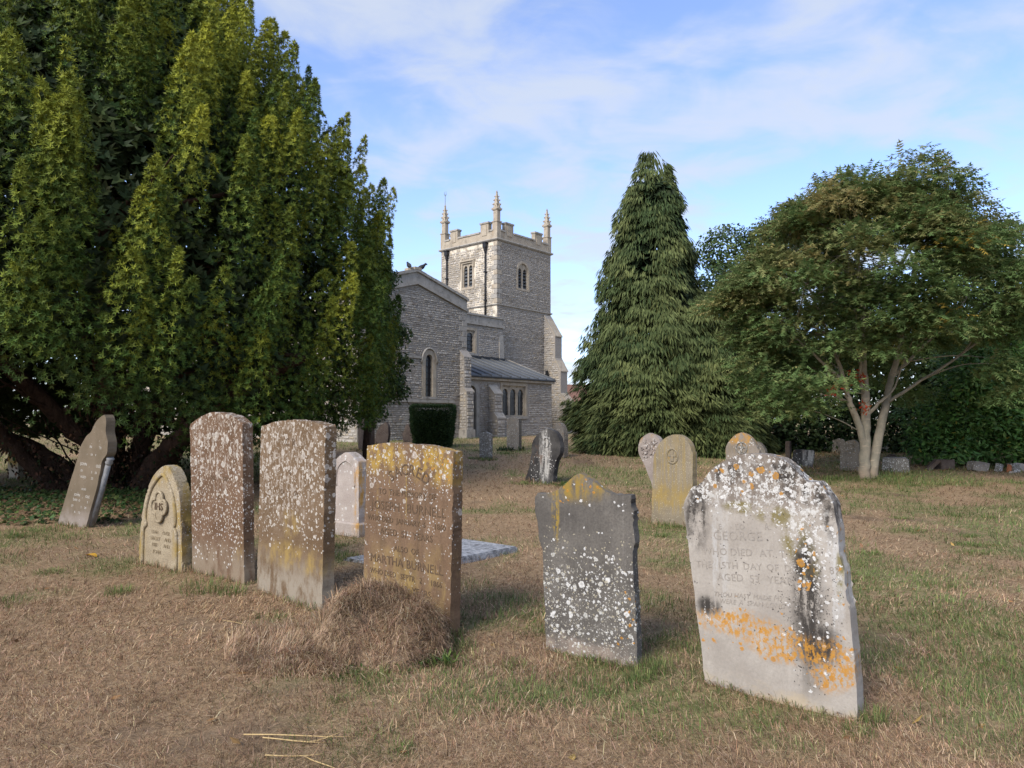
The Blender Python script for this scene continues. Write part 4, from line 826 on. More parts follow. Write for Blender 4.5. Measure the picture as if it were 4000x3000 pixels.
# pinnacles
def pinnacle_mesh():
    bm = bmesh.new(); w = .2
    bm_box(bm, -w, w, -w, w, 12.1, 13.15, .015); bm_box(bm, -w - .03, w + .03, -w - .03, w + .03, 13.15, 13.21)
    bm_box(bm, -.165, .165, -.165, .165, 13.21, 13.86, .03); bm_box(bm, -.2, .2, -.2, .2, 13.86, 13.9)
    for s_ in ((.2, 0), (-.2, 0), (0, .2), (0, -.2)):      # gablets
        bm_prism(bm, [(-.15, 13.9), (.15, 13.9), (0, 14.22)], s_[1] - .02, s_[1] + .02, 'y') if s_[0] == 0 else bm_prism(bm, [(-.15, 13.9), (.15, 13.9), (0, 14.22)], s_[0] - .02, s_[0] + .02, 'x')
    b4 = [bm.verts.new((x, y, 13.9)) for x, y in ((-.16, -.16), (.16, -.16), (.16, .16), (-.16, .16))]; t4 = [bm.verts.new((x, y, 14.95)) for x, y in ((-.035, -.035), (.035, -.035), (.035, .035), (-.035, .035))]
    for k in range(4): bm.faces.new((b4[k], b4[(k + 1) % 4], t4[(k + 1) % 4], t4[k]))
    bm.faces.new(t4)
    for lv, (z, s_) in enumerate(((13.93, .085), (14.22, .07), (14.47, .058), (14.7, .045))):   # crockets
        rr = .16 - .125 * (z - 13.9) / 1.05
        for a in range(4):
            for off in (0,):
                t = a * math.pi / 2 + math.pi / 4; cx_, cy_ = (rr * 1.35 + .03) * math.cos(t), (rr * 1.35 + .03) * math.sin(t)
                m = Matrix.Translation((cx_, cy_, z + .02)) @ Matrix.Rotation(t, 4, 'Z') @ Matrix.Diagonal((s_ * 1.25, s_ * .8, s_, 1))
                bmesh.ops.create_icosphere(bm, subdivisions=1, radius=1, matrix=m)
    bmesh.ops.create_icosphere(bm, subdivisions=1, radius=.06, matrix=Matrix.Translation((0, 0, 14.97)) @ Matrix.Diagonal((1.2, 1.2, .8, 1))); bmesh.ops.create_icosphere(bm, subdivisions=1, radius=.045, matrix=Matrix.Translation((0, 0, 15.04)))
    return bm_mesh("pinnacle", bm, dressed)
pm = pinnacle_mesh()
for x, y in ((TX1 - .16, TY0 + .16), (TX1 - .16, TY1 - .16), (TX0 + .16, TY0 + .16), (TX0 + .16, TY1 - .16)): add_obj("pinnacle", pm, tower, L3(x, y, 0))
bm = bmesh.new(); vx, vy, _ = L3(TX0 + .16, TY0 + .16, 0); tube(bm, [(vx, vy, 15.0), (vx, vy, 15.75)], [.022, .018], 6)
tube(bm, [(vx - .0, vy, 15.62), (vx - .07, vy - .02, 15.72), (vx - .05, vy - .01, 15.92)], [.02, .02, .008], 5); tube(bm, [(vx, vy, 15.62), (vx + .07, vy + .02, 15.72), (vx + .05, vy + .02, 15.95)], [.02, .02, .008], 5)
cpart("weather_vane", bm, plain_mat("weathered_vane", (.2, .24, .24), .6, .2), tower)
bm = bmesh.new(); x_, y_, _ = L3(TX0 + .3, TY0 + .3, 0); X_, Y__, _ = L3(TX1 - .3, TY1 - .3, 0); bm_box(bm, x_, X_, y_, Y__, 12.1, 12.25); cpart("tower_roof", bm, lead_m, tower)
# rainwater pipes
for px_, z0 in ((-31.72, 6.5), (-28.44, 7.2)):
    bm = bmesh.new(); q = L3(px_, TY0 - .11, 0); tube(bm, [(q[0], q[1], z0), (q[0], q[1], 11.55)], [.05, .05], 8); cpart("rainwater_pipe", bm, dark_m, tower, True)
    bm = bmesh.new(); cbox(bm, px_ - .13, px_ + .13, TY0 - .24, TY0 - .03, 11.68, 11.95, .02); cbox(bm, px_ - .17, px_ + .17, TY0 - .26, TY0 - .03, 11.95, 12.0); q0 = L3(px_, TY0 - .12, 0); tube(bm, [(q0[0], q0[1], 11.4), (q0[0], q0[1], 11.69)], [.06, .12], 8)
    cpart("hopper_head", bm, dark_m, tower)
    for zc_ in (8.5, 10.2):
        bm = bmesh.new(); cbox(bm, px_ - .08, px_ + .08, TY0 - .18, TY0 - .03, zc_, zc_ + .07); cpart("pipe_collar", bm, dark_m, tower)
# stepped south buttress of the tower
bx = TX1
prof = [(bx - .05, -.3), (bx - .05, 8.05), (bx + .05, 8.05), (bx + .9, 6.7), (bx + .9, 5.3), (bx + 1.32, 4.48), (bx + 1.32, 3.1), (bx + 1.72, 2.62), (bx + 1.72, -.3)]
bm = bmesh.new(); A = [bm.verts.new(L3(x, 35.42, z)) for x, z in prof]; B = [bm.verts.new(L3(x, 36.12, z)) for x, z in prof]; bm.faces.new(A); bm.faces.new(B[::-1])
for i in range(len(prof)): bm.faces.new((A[i], B[i], B[(i + 1) % len(prof)], A[(i + 1) % len(prof)]))
buttress = cpart("tower_buttress", bm, mortar_m, church)
BE = Face('E', 35.42)
def btop(x):
    d = x - bx
    if d < .9: return 8.05 - d * 1.5
    return 4.48 + (1.32 - d) * 1.95 if d < 1.32 else 2.62 + max(0, 1.72 - d) * 1.2
rubble(buttress, BE, bx + .02, bx + 1.70, .3, 7.9, top=btop, seed=6, warm=.35, hmin=.1, hmax=.17, wmin=.14, wmax=.34)
for z0, x_o, z1, x_i in ((6.7, .9, 8.05, .05), (4.48, 1.32, 5.3, .9), (2.62, 1.72, 3.1, 1.32)):
    bm = bmesh.new(); q = [(bx + x_i - .02, z1 + .02), (bx + x_o + .05, z0 - .02), (bx + x_o + .05, z0 - .07), (bx + x_i - .02, z1 - .04)]
    A = [bm.verts.new(L3(x, 35.38, z)) for x, z in q]; B = [bm.verts.new(L3(x, 36.16, z)) for x, z in q]; bm.faces.new(A); bm.faces.new(B[::-1])
    for i in range(4): bm.faces.new((A[i], B[i], B[(i + 1) % 4], A[(i + 1) % 4]))
    cpart("weathering_slab", bm, dressed, buttress)
bm = bmesh.new(); cbox(bm, bx + .35, bx + .47, 35.1, 35.3, 4.1, 4.5, .02); cbox(bm, bx + .39, bx + .43, 35.3, 35.42, 4.2, 4.25); cpart("floodlight", bm, dark_m, buttress)

# ---- nave clerestory
NS = Face('S', -27.1)
bm = bmesh.new(); cbox(bm, -27.75, -27.1, 23.5, 30.9, -.3, 6.85); nave = cpart("nave_wall", bm, mortar_m, church)
wN = [(27.25, 5.13), (28.55, 5.13), (28.55, 6.38), (27.25, 6.38)]; cut('nave', NS, offset_pts(wN, .05)); apply_cuts('nave', nave)
rubble(nave, NS, 24, 30.9, 4.8, 6.75, [(27.0, 28.85, 4.95, 6.6)], seed=7)
def leaded_light(face, s0, s1, z0, zs, zt, parent, depth=-.13, bars=4, lead=True):
    """one glazed light: panes between iron bars"""
    out = arch_pts(s0, s1, z0, zs, zt, 9); edges = np.linspace(z0, zt, bars + 2)
    for k in range(bars + 1):
        lo, hi = edges[k], edges[k + 1]
        if k < bars and hi <= zs + 1e-6: pts = [(s0, lo), (s1, lo), (s1, hi), (s0, hi)]
        else: pts = [(s0, lo), (s1, lo)] + [p for p in out[2:] if p[1] >= lo] if lo >= zs - .001 and False else [(s0, lo), (s1, lo)] + [p for p in out[2:] if p[1] > lo]; 
        bm = bmesh.new(); tilt = random.uniform(-.006, .006); face.poly(bm, pts, depth + tilt, depth - .02 + tilt); cpart("pane", bm, glass_m, parent)
        if k == bars or hi > zs: break
    bm = bmesh.new()
    for z in edges[1:-1]: face.box(bm, s0, s1, z - .012, z + .012, depth + .012, depth + .045)
    for a in np.linspace(s0, s1, 4)[1:-1]: face.box(bm, a - .006, a + .006, z0, zs, depth + .008, depth + .02)
    cpart("glazing_bars", bm, dark_m, parent)
def square_window(face, a0, a1, z0, z1, nl, parent, zs, zt, bars=4):
    W = [(a0, z0), (a1, z0), (a1, z1), (a0, z1)]
    bm = bmesh.new(); face.ring(bm, W, offset_pts(W, .15), .03, -.06); cpart("window_surround", bm, dressed, parent)
    bm = bmesh.new(); face.ring(bm, offset_pts(W, -.05), offset_pts(W, .04), -.03, -.09); cpart("window_moulding", bm, dressed, parent)
    step = (a1 - a0) / nl; bm = bmesh.new()
    for k in range(nl):
        s0, s1 = a0 + step * k, a0 + step * (k + 1); light = arch_pts(s0 + .075, s1 - .075, z0 + .03, zs, zt, 9); cell = [(s0, z0 - .04), (s1, z0 - .04), (s1, z1 + .04), (s0, z1 + .04)]
        c_ = ((s0 + s1) / 2, (z0 + zs) / 2); face.ring(bm, radial(light, c_), radial(cell, c_), -.07, -.18)
        leaded_light(face, s0 + .06, s1 - .06, z0 + .02, zs, zt, parent, -.14, bars)
    cpart("tracery", bm, dressed, parent)
    bm = bmesh.new(); face.poly(bm, [(a0 - .16, z0 - .14), (a1 + .16, z0 - .14), (a1 + .16, z0 - .02), (a0 - .16, z0 - .02)], -.05, .07); cpart("window_sill", bm, dressed_grey, parent)
square_window(NS, 27.25, 28.55, 5.13, 6.38, 2, nave, 6.0, 6.26)
for k in range(6):
    y0 = 24.0 + k * 1.16; bm = bmesh.new(); NS.box(bm, y0, y0 + 1.15, 6.86, 7.24, .02, -.3); cpart("parapet_block", bm, dressed_grey, nave)
bm = bmesh.new(); NS.poly(bm, [(23.6, 6.72), (30.98, 6.72), (30.98, 6.86), (23.6, 6.86)], -.02, .10); cpart("string_course", bm, dressed_grey, nave)
bm = bmesh.new(); NS.box(bm, 23.6, 31.0, 7.241, 7.34, .09, -.34); cpart("parapet_coping", bm, dressed_grey, nave)
bm = bmesh.new(); NS.poly(bm, [(30.55, 4.8), (30.93, 4.8), (30.93, 5.9), (30.55, 5.9)], -.02, .08); NS.poly(bm, [(30.55, 5.9), (30.93, 5.9), (30.93, 6.3), (30.55, 6.3)], -.02, .04); cpart("end_pilaster", bm, dressed_grey, nave)
bm = bmesh.new(); cbox(bm, -33, -27.4, 23.8, 30.94, 6.6, 6.9); cpart("nave_roof", bm, lead_m, nave)

# ---- aisle with lead lean-to roof
AS = Face('S', -23.8)
bm = bmesh.new(); cbox(bm, -24.4, -23.8, 23.8, 31.24, -.3, 3.42); cbox(bm, -27.1, -24.4, 30.7, 31.235, -.3, 3.42); aisle = cpart("aisle_wall", bm, mortar_m, church)
wA = [(27.1, 1.62), (28.95, 1.62), (28.95, 3.20), (27.1, 3.20)]; cut('aisle', AS, offset_pts(wA, .05))
wD = arch_pts(24.45, 25.15, .3, 2.75, 3.1, 9); cut('aisle', AS, offset_pts(wD, .05)); apply_cuts('aisle', aisle)
rubble(aisle, AS, 23.9, 31.22, .35, 3.36, [(26.88, 29.2, 1.42, 3.4), (24.2, 25.42, .2, 3.36)], seed=8)
square_window(AS, 27.1, 28.95, 1.62, 3.20, 3, aisle, 2.72, 3.04, 5)
bm = bmesh.new(); AS.ring(bm, wD, offset_pts(wD, .2), .05, -.1); cpart("door_surround", bm, dressed_grey, aisle)
bm = bmesh.new(); AS.poly(bm, offset_pts(wD, .04), -.2, -.28); dr = cpart("door", bm, plain_mat("dark_oak_door", (.06, .042, .03), .8, .3, 8), aisle)
bm = bmesh.new(); AS.box(bm, 23.85, 31.34, 3.40, 3.52, -.05, .14); cpart("eaves_cornice", bm, dressed, aisle)
bm = bmesh.new(); AS.box(bm, 23.85, 31.34, 3.521, 3.60, -.05, .20); cpart("gutter", bm, dark_m, aisle)
roof = empty("roof", (0, 0, 0)); roof.parent = aisle
bpy.data.objects.remove(roof)
rz0, rz1, rx0, rx1 = 3.61, 4.84, -23.62, -27.06
bm = bmesh.new(); q = [(rx0, rz0 - .02), (rx1, rz1 - .02), (rx1, rz1 - .14), (rx0, rz0 - .1)]
A = [bm.verts.new(L3(x, 23.8, z)) for x, z in q]; B = [bm.verts.new(L3(x, 31.28, z)) for x, z in q]; bm.faces.new(A); bm.faces.new(B[::-1])
for i in range(4): bm.faces.new((A[i], B[i], B[(i + 1) % 4], A[(i + 1) % 4]))
aroof = cpart("aisle_roof", bm, lead_m, church)
ns = 10
for k in range(ns):
    y0 = 23.85 + (31.25 - 23.85) * k / ns; y1 = y0 + (31.25 - 23.85) / ns - .02
    bm = bmesh.new(); z_ = random.uniform(.0, .012); v = [bm.verts.new(L3(x, y, z + z_)) for x, y, z in ((rx0 + .03, y0, rz0), (rx0 + .03, y1, rz0), (rx1, y1, rz1), (rx1, y0, rz1), (rx0 + .03, y0, rz0 - .05), (rx0 + .03, y1, rz0 - .05))]
    bm.faces.new(v[:4]); bm.faces.new((v[0], v[4], v[5], v[1])); cpart("lead_sheet", bm, lead_m, aroof)
    bm = bmesh.new(); a = L3(rx0 + .03, y1 + .01, rz0 + .035); c_ = L3(rx1, y1 + .01, rz1 + .035); tube(bm, [a, c_], [.045, .045], 7); cpart("lead_roll", bm, lead_m, aroof, True)
bm = bmesh.new(); NS.box(bm, 24, 31.0, 4.85, 4.97, .10, -.02); cpart("flashing", bm, dark_m, aroof)
bm = bmesh.new(); q = [(-27.1, 4.93), (-23.66, 3.66), (-23.66, 3.52), (-27.1, 4.70)]; A = [bm.verts.new(L3(x, 31.26, z)) for x, z in q]; B = [bm.verts.new(L3(x, 31.48, z)) for x, z in q]; bm.faces.new(A); bm.faces.new(B[::-1])
for i in range(4): bm.faces.new((A[i], B[i], B[(i + 1) % 4], A[(i + 1) % 4]))
cpart("verge_coping", bm, dressed, aroof)
# aisle buttress
def small_buttress(y0, y1, x, stages, key, seed, cap=dressed_grey):
    """stages: list of (projection, z_bottom, z_top_outer, z_top_inner)"""
    pr = [(x - .05, stages[0][1])]; pts = [(x - .04, stages[0][1])]
    prof_ = [(x - .04, -.3)]
    for d, zb, zo, zi in stages: prof_ += [(x + d, zb), (x + d, zo)]
    prof_ += [(x, stages[-1][3]), (x - .04, stages[-1][3])]
    bm = bmesh.new(); A = [bm.verts.new(L3(p[0], y0, p[1])) for p in prof_]; B = [bm.verts.new(L3(p[0], y1, p[1])) for p in prof_]; bm.faces.new(A); bm.faces.new(B[::-1])
    for i in range(len(prof_)): bm.faces.new((A[i], B[i], B[(i + 1) % len(prof_)], A[(i + 1) % len(prof_)]))
    o = cpart("buttress", bm, mortar_m, church)
    f = Face('E', y0); d0 = stages[0][0]
    for i, (d, zb, zo, zi) in enumerate(stages):
        dn_ = stages[i + 1][0] if i + 1 < len(stages) else 0
        rubble(o, f, x + .01, x + d - .01, max(zb, .3) + .02, zo, seed=seed + i, warm=.3, hmin=.1, hmax=.17, wmin=.14, wmax=.3)
        fs = Face('S', x + d); rubble(o, fs, y0 + .01, y1 - .01, max(zb, .3) + .02, zo, seed=seed + i + 9, hmin=.12, hmax=.2, wmin=.2, wmax=.45)
        bm = bmesh.new(); q = [(x + dn_ - .01, zi + .02), (x + d + .03, zo + .0), (x + d + .03, zo - .06), (x + dn_ - .01, zi - .04)]
        A = [bm.verts.new(L3(p[0], y0 - .04, p[1])) for p in q]; B = [bm.verts.new(L3(p[0], y1 + .04, p[1])) for p in q]; bm.faces.new(A); bm.faces.new(B[::-1])
        for k in range(4): bm.faces.new((A[k], B[k], B[(k + 1) % 4], A[(k + 1) % 4]))
        cpart("weathering_slab", bm, cap, o)
    return o
small_buttress(26.05, 26.62, -23.8, [(.62, -.3, 1.55, 1.8), (.42, 1.8, 2.75, 3.2)], 'ab', 40)

# ---- chapel with the low gable
GS = Face('S', -23.1); GE = Face('E', 17.55); GY0, GY1, GA = 17.55, 23.75, 20.65
ztop = lambda y: 7.44 - abs(y - GA) * (7.44 - 6.57) / (GY1 - GA)
bm = bmesh.new(); GS.poly(bm, [(GY0, -.3), (GY1, -.3), (GY1, ztop(GY1)), (GA, 7.44), (GY0, ztop(GY0))], 0, -.7)
chapel = cpart("chapel_gable_wall", bm, mortar_m, church)
wL1 = arch_pts(21.18, 21.62, 2.46, 4.02, 4.33, 11); wL2 = arch_pts(18.98, 19.42, 2.46, 4.02, 4.33, 11)
for w_ in (wL1, wL2): cut('ch', GS, offset_pts(w_, .05))
apply_cuts('ch', chapel)
rubble(chapel, GS, GY0 + .02, GY1 - .02, .4, 2.2, seed=11, hmin=.07, hmax=.125); rubble(chapel, GS, GY0 + .02, GY1 - .02, 2.34, 7.4, [(20.98, 21.88, 2.34, 4.62), (18.78, 19.68, 2.34, 4.62)], top=lambda y: ztop(y) - .12, seed=12, hmin=.065, hmax=.115, wmin=.1, wmax=.27)
for w_, a in ((wL1, 21.4), (wL2, 19.2)):
    bm = bmesh.new(); GS.ring(bm, w_, offset_pts(w_, .20), .03, -.02); cpart("lancet_surround", bm, dressed, chapel)
    bm = bmesh.new(); GS.ring(bm, offset_pts(w_, -.004), offset_pts(w_, .07), -.02, -.22); cpart("lancet_reveal", bm, dressed, chapel)
    leaded_light(GS, a - .22, a + .22, 2.46, 4.02, 4.33, chapel, -.13, 6)
    bm = bmesh.new(); hm = offset_pts(arch_pts(a - .22, a + .22, 3.9, 4.02, 4.33, 11), .24)[2:]; tube(bm, [GS.p(p[0], p[1] + .03, .05) for p in hm], [.05] * len(hm), 6); cpart("hood_mould", bm, dressed_grey, chapel, True)
    bm = bmesh.new(); GS.box(bm, a - .42, a + .42, 2.36, 2.45, -.02, .06); cpart("window_sill", bm, dressed_grey, chapel)
for y0, y1, z in ((19.62, 20.94, 4.16), (17.6, 18.74, 4.16)):
    bm = bmesh.new(); GS.poly(bm, [(y0, z - .05), (y1, z - .05), (y1, z + .05), (y0, z + .05)], -.02, .08); cpart("string_course", bm, dressed_grey, chapel)
bm = bmesh.new(); GS.poly(bm, [(GY0, 2.2), (22.9, 2.2), (22.9, 2.33), (GY0, 2.33)], -.02, .11); cpart("string_course", bm, dressed_grey, chapel)
def rake(name, y0, y1, b0, b1, o0, o1, mat):
    bm = bmesh.new(); GS.poly(bm, [(y0, ztop(y0) + b0), (y1, ztop(y1) + b0), (y1, ztop(y1) + b1), (y0, ztop(y0) + b1)], o0, o1); cpart(name, bm, mat, chapel)
for s_ in (1, -1):
    n = 6; H_ = GY1 - GA
    for k in range(n):
        ya, yb = GA + s_ * H_ * k / n, GA + s_ * H_ * (k + 1) / n; ya, yb = (ya + .004, yb - .004) if s_ > 0 else (yb + .004, ya - .004)
        rake("parapet_block", ya, yb, .04, .46, .0 + random.uniform(0, .012), -.5, dressed_grey)
        rake("coping_stone", ya, yb, .462, .58 + random.uniform(0, .015), .09, -.58, dressed_grey)
    ya, yb = (GA, GA + H_ + .06) if s_ > 0 else (GA - H_ - .06, GA)
    rake("raking_string", ya, yb, -.09, .038, .11, -.05, dressed_grey)
bm = bmesh.new(); GS.box(bm, GY1 + .001, GY1 + .1, ztop(GY1) + .42, ztop(GY1) + .55, .1, -.6); GS.box(bm, GY1 + .001, GY1 + .05, ztop(GY1), ztop(GY1) + .42, .0, -.5); cpart("kneeler", bm, dressed_grey, chapel)
bm = bmesh.new(); GS.box(bm, GA - .2, GA + .2, 7.98, 8.09, .1, -.58); cpart("apex_stone", bm, dressed, chapel)
# side walls and roof of the chapel
bm = bmesh.new(); cbox(bm, -47, -23.8, GY0, GY0 + .7, -.3, 6.55); cbox(bm, -27.1, -23.8, GY1 - .7, GY1, -.3, 6.55); east = cpart("chancel_wall", bm, mortar_m, church)
rubble(east, GE, -47, -23.12, .35, 6.4, seed=14, hmin=.12, hmax=.2, wmin=.2, wmax=.5, warm=.15)
bm = bmesh.new(); GE.box(bm, -47, -23.6, 6.4, 6.55, -.02, .1); cpart("eaves_course", bm, dressed_grey, east)
bm = bmesh.new(); A = [bm.verts.new(L3(-23.7, y, z)) for y, z in ((GY0, 6.56), (GA, 7.4), (GY1, 6.56))]; B = [bm.verts.new(L3(-47, y, z)) for y, z in ((GY0, 6.56), (GA, 7.4), (GY1, 6.56))]
bm.faces.new((A[0], A[1], B[1], B[0])); bm.faces.new((A[1], A[2], B[2], B[1])); cpart("chancel_roof", bm, lead_m, east)
# corner buttress and quoins
small_buttress(23.32, 23.78, -23.1, [(.46, -.3, 2.75, 2.92), (.30, 2.92, 4.35, 4.68)], 'gb', 60, mortar_m)
bm = bmesh.new(); cbox(bm, -23.2, -22.58, 23.26, 23.84, -.3, 1.0); cpart("buttress_plinth", bm, dressed_grey, church)
for k in range(12):
    z = 4.85 + k * .14; 
for k in range(7):
    z = 4.82 + k * .245; l0 = .5 if k % 2 else .3
    bm = bmesh.new(); cbox(bm, -23.4, -23.065, GY1 - l0, GY1 + .02, z + .004, z + .24, .01); cpart("quoin", bm, dressed_grey, chapel)
# ---- place the rubble: the 300 that show largest singly, the rest joined per part
def shown(s):
    w_ = s[1].p(s[2] + s[4] / 2, s[3] + s[5] / 2); x, y = c2w(w_[0] + CO[0], w_[1] + CO[1]); return s[4] * s[5] / (x * x + y * y) * (2.0 if s[0] in (chapel, aisle) and -6.5 < x else .001)
STONES.sort(key=shown, reverse=True)
SR = random.Random(5); variants = []
for k in range(14):
    vs_ = [(v[0] - .5, v[1] - .5, v[2]) for v in stone_verts(SR, 1, 1, .5, .04)]
    vS = [(p[2] * 1.0, p[0], p[1]) for p in vs_]
    me = bpy.data.meshes.new("stone"); me.from_pydata([(max(v[0], -.4), v[1], v[2]) for v in vS], [], SF); me.materials.append(rubble_one); me.update(); variants.append(me)
for s in STONES[:300]:
    part, face, a, z, w, h, pr, c_ = s
    o = add_obj("stone", variants[SR.randrange(14)], part, face.p(a + w / 2, z + h / 2), (0, 0, 0 if face.kind == 'S' else -math.pi / 2)); o.scale = (pr * 2 + .002, w - .016, h - .016)
groups = {}
for s in STONES[300:]: groups.setdefault(s[0].name, []).append(s)
for nm, lst in groups.items():
    Vs, Fs, Cs = [], [], []
    for part, face, a, z, w, h, pr, c_ in lst:
        k = len(Vs)
        for (sa, sz, so) in stone_verts(SR, w, h, pr): Vs.append(face.p(a + sa, z + sz, so)); Cs.append(c_)
        Fs += [tuple(i + k for i in f) for f in SF]
    me = np_mesh("rubble_stones", np.array(Vs), np.array(Fs), rubble_m, np.array(Cs))
    bm = bmesh.new(); bm.from_mesh(me); bmesh.ops.recalc_face_normals(bm, faces=bm.faces[:]); bm.to_mesh(me); bm.free()
    set_props(add_obj("rubble_stones", me, bpy.data.objects[nm]), kind="stuff")
# ---- two birds on the gable
birdm = plain_mat("dark_feathers", (.02, .02, .024), .6, .2, 20)
def bird(y, fac, label):
    x_, y_ = c2w(-23.15, y); bz = 8.09 if abs(y - GA) < .21 else ztop(y) + .59
    bm = bmesh.new(); lay = bm.verts.layers.skin.verify() if False else None
    body = [(-.20, 0, .075, .012), (-.12, 0, .09, .03), (-.05, 0, .115, .062), (.03, 0, .145, .07), (.085, 0, .185, .05), (.115, 0, .215, .036), (.145, 0, .235, .036), (.175, 0, .23, .022), (.205, 0, .22, .004)]
    tube(bm, [(p[0], p[1], p[2]) for p in spline(body, 3)], [p[3] for p in spline(body, 3)], 10)
    for s_ in (-.02, .02): tube(bm, [(.0, s_, .09), (.005, s_, .0)], [.007, .006], 5)
    o = add_obj("bird", bm_mesh("bird", bm, birdm, True), None, (x_, y_, bz), (0, 0, fac)); o.scale = (1.35, 1.35, 1.5); set_props(o, label, "bird", "birds on the chapel gable")
bird(20.25, R(120), "small dark bird perched on the gable apex, the left of two"); bird(20.95, R(10), "small dark bird perched on the gable apex, the right of two")

# ================================================================== VEGETATION
def leaf_quads(P, D, S, L, W, C, fold=.0):
    """diamond leaves: base P, direction D, side S (unit), length L, width W; returns verts, quads, colours"""
    n = len(P); Nn = unit(np.cross(D, S)); s = S * (W / 2)[:, None]; m = P + D * (L * .45)[:, None]
    V = np.stack([P, m + s - Nn * (W * fold)[:, None], P + D * L[:, None], m - s - Nn * (W * fold)[:, None]], 1).reshape(-1, 3)
    return V, np.arange(n * 4).reshape(-1, 4), np.repeat(C, 4, 0)
def leaf_tris(P, D, S, L, W, C):
    n = len(P); s = S * (W / 2)[:, None]
    return np.stack([P - s, P + s, P + D * L[:, None]], 1).reshape(-1, 3), np.arange(n * 3).reshape(-1, 3), np.repeat(C, 3, 0)
def rand_unit(n): return unit(rng.normal(size=(n, 3)))
def perp(D): return unit(np.cross(D, rand_unit(len(D))))
def tufts(P, A, k, L, W, C, spread=.9, lift=.45):
    """k leaflets radiating round axis A from each point P"""
    n = len(P); a = perp(A); b_ = np.cross(A, a); out = []
    ph = rng.uniform(0, 6.28, n)
    for i in range(k):
        t = ph + 6.283 * i / k + rng.normal(0, .25, n)
        D = unit(A * (lift + rng.normal(0, .25, n))[:, None] + (a * np.cos(t)[:, None] + b_ * np.sin(t)[:, None]) * spread)
        out.append(leaf_tris(P + D * .008, D, unit(np.cross(D, A) + rng.normal(0, .25, (n, 3))), L * rng.uniform(.7, 1.2, n), W * rng.uniform(.8, 1.2, n), np.clip(C * rng.uniform(.85, 1.15, (n, 1)), 0, 1)))
    return merge(out)
def interp_prof(prof, z): return np.interp(z, [p[0] for p in prof], [p[1] for p in prof])
def tree(name, loc, label, cat="tree", group=None): return set_props(empty(name, loc), label, cat, group)
def bark_tube(bm, pts, r0, r1, n=6, seg=9, wob=.03):
    q = spline(pts, n); m = len(q); tube(bm, [tuple(p + np.array([random.gauss(0, wob), random.gauss(0, wob), 0]) * (0 if i in (0, m - 1) else 1)) for i, p in enumerate(q)], [r0 + (r1 - r0) * i / (m - 1) for i in range(m)], seg)
def loc_sub(V, o): return V - np.array(o.location)

# ---------------------------------------------------------------- the big yew
YC = np.array([-8.6, 14.6]); yz = Gf(*YC)
yew = tree("yew_tree", (YC[0], YC[1], yz), "huge multi-stemmed yew with upright dark green plumes filling the left side")
b = NB("yew_bark"); o = b.obj(); n = b.noise(b.mapping(o, (9, 9, 2.2)), 1, 6, .7, .6); n2 = b.noise(o, 30, 4, .7)
ybark = b.finish(b.mix(b.ss(n, .3, .7), (.04, .024, .017), (.10, .06, .042)), .95, b.math('ADD', n, n2), 1.0, .05, .1)
YPROF = [(.6, 4.6), (1.4, 5.5), (2.5, 5.85), (4, 5.95), (5.6, 5.5), (7.0, 4.65), (8.4, 3.7), (10, 2.6), (12, 1.3), (13.5, .5)]
PHC = math.atan2(-YC[1], -YC[0])      # towards the camera
def ymin(phi):
    d = np.degrees((phi - PHC + np.pi) % (2 * np.pi) - np.pi)      # + is to the right seen from the camera
    return np.interp(d, [-180, -90, -60, -25, -8, 6, 20, 120, 180], [1.2, 1.6, 2.2, 2.7, 2.3, 1.7, 1.2, 1.2, 1.2])
stems = [[(.9, -.6, -.2), (.5, -.5, .6), (-.3, -.7, 1.5), (-1.6, -1.0, 3.0), (-2.6, -1.2, 5.5)], [(.2, -.4, -.2), (-.4, -.6, .5), (-1.6, -.9, 1.2), (-3.2, -1.2, 2.3), (-4.6, -1.4, 4.2)], [(.4, -.2, -.2), (.6, -.2, 1.0), (.4, -.1, 2.4), (.0, .1, 4.5), (-.2, .2, 7.5)],
         [(.9, -.2, -.2), (1.2, -.4, .7), (1.5, -.3, 2.0), (1.6, .0, 4.0), (1.5, .5, 7.0)], [(1.2, -.5, -.2), (1.7, -.7, .5), (2.5, -1.1, 1.2), (3.6, -1.6, 1.85), (4.9, -2.0, 2.5)], [(1.1, .3, -.2), (1.6, .6, 1.0), (2.6, 1.3, 2.4), (3.4, 1.8, 4.4)], [(.3, .4, -.2), (-.3, 1.0, 1.2), (-1.0, 2.0, 3.0), (-1.4, 2.6, 5.5)],
         [(.6, -.7, -.2), (.9, -.9, .8), (1.0, -1.3, 1.9), (1.5, -2.2, 3.2), (1.8, -2.8, 4.8)], [(.0, -.6, -.2), (-.6, -1.0, .6), (-1.0, -2.0, 1.7), (-1.5, -3.2, 3.2)]]
SR_ = [(.24, .09), (.25, .09), (.24, .08), (.22, .08), (.26, .10), (.2, .08), (.22, .08), (.18, .06), (.18, .06)]
for st, (r0, r1) in zip(stems, SR_):
    bm = bmesh.new(); bark_tube(bm, st, r0, r1, 6, 10, .035); add_obj("stem", bm_mesh("stem", bm, ybark, True), yew)
for k in range(70):
    bm = bmesh.new(); st = random.choice(stems); i = random.randrange(2, len(st)); p = np.array(st[i]); q = p + np.array([random.gauss(0, 1.3), random.gauss(0, 1.3), random.uniform(.2, 1.6)]); mid = (p + q) / 2 + np.array([random.gauss(0, .2), random.gauss(0, .2), -.1])
    bark_tube(bm, [p, mid, q], random.uniform(.035, .08), .012, 4, 5, .03); add_obj("branch", bm_mesh("branch", bm, ybark, True), yew)
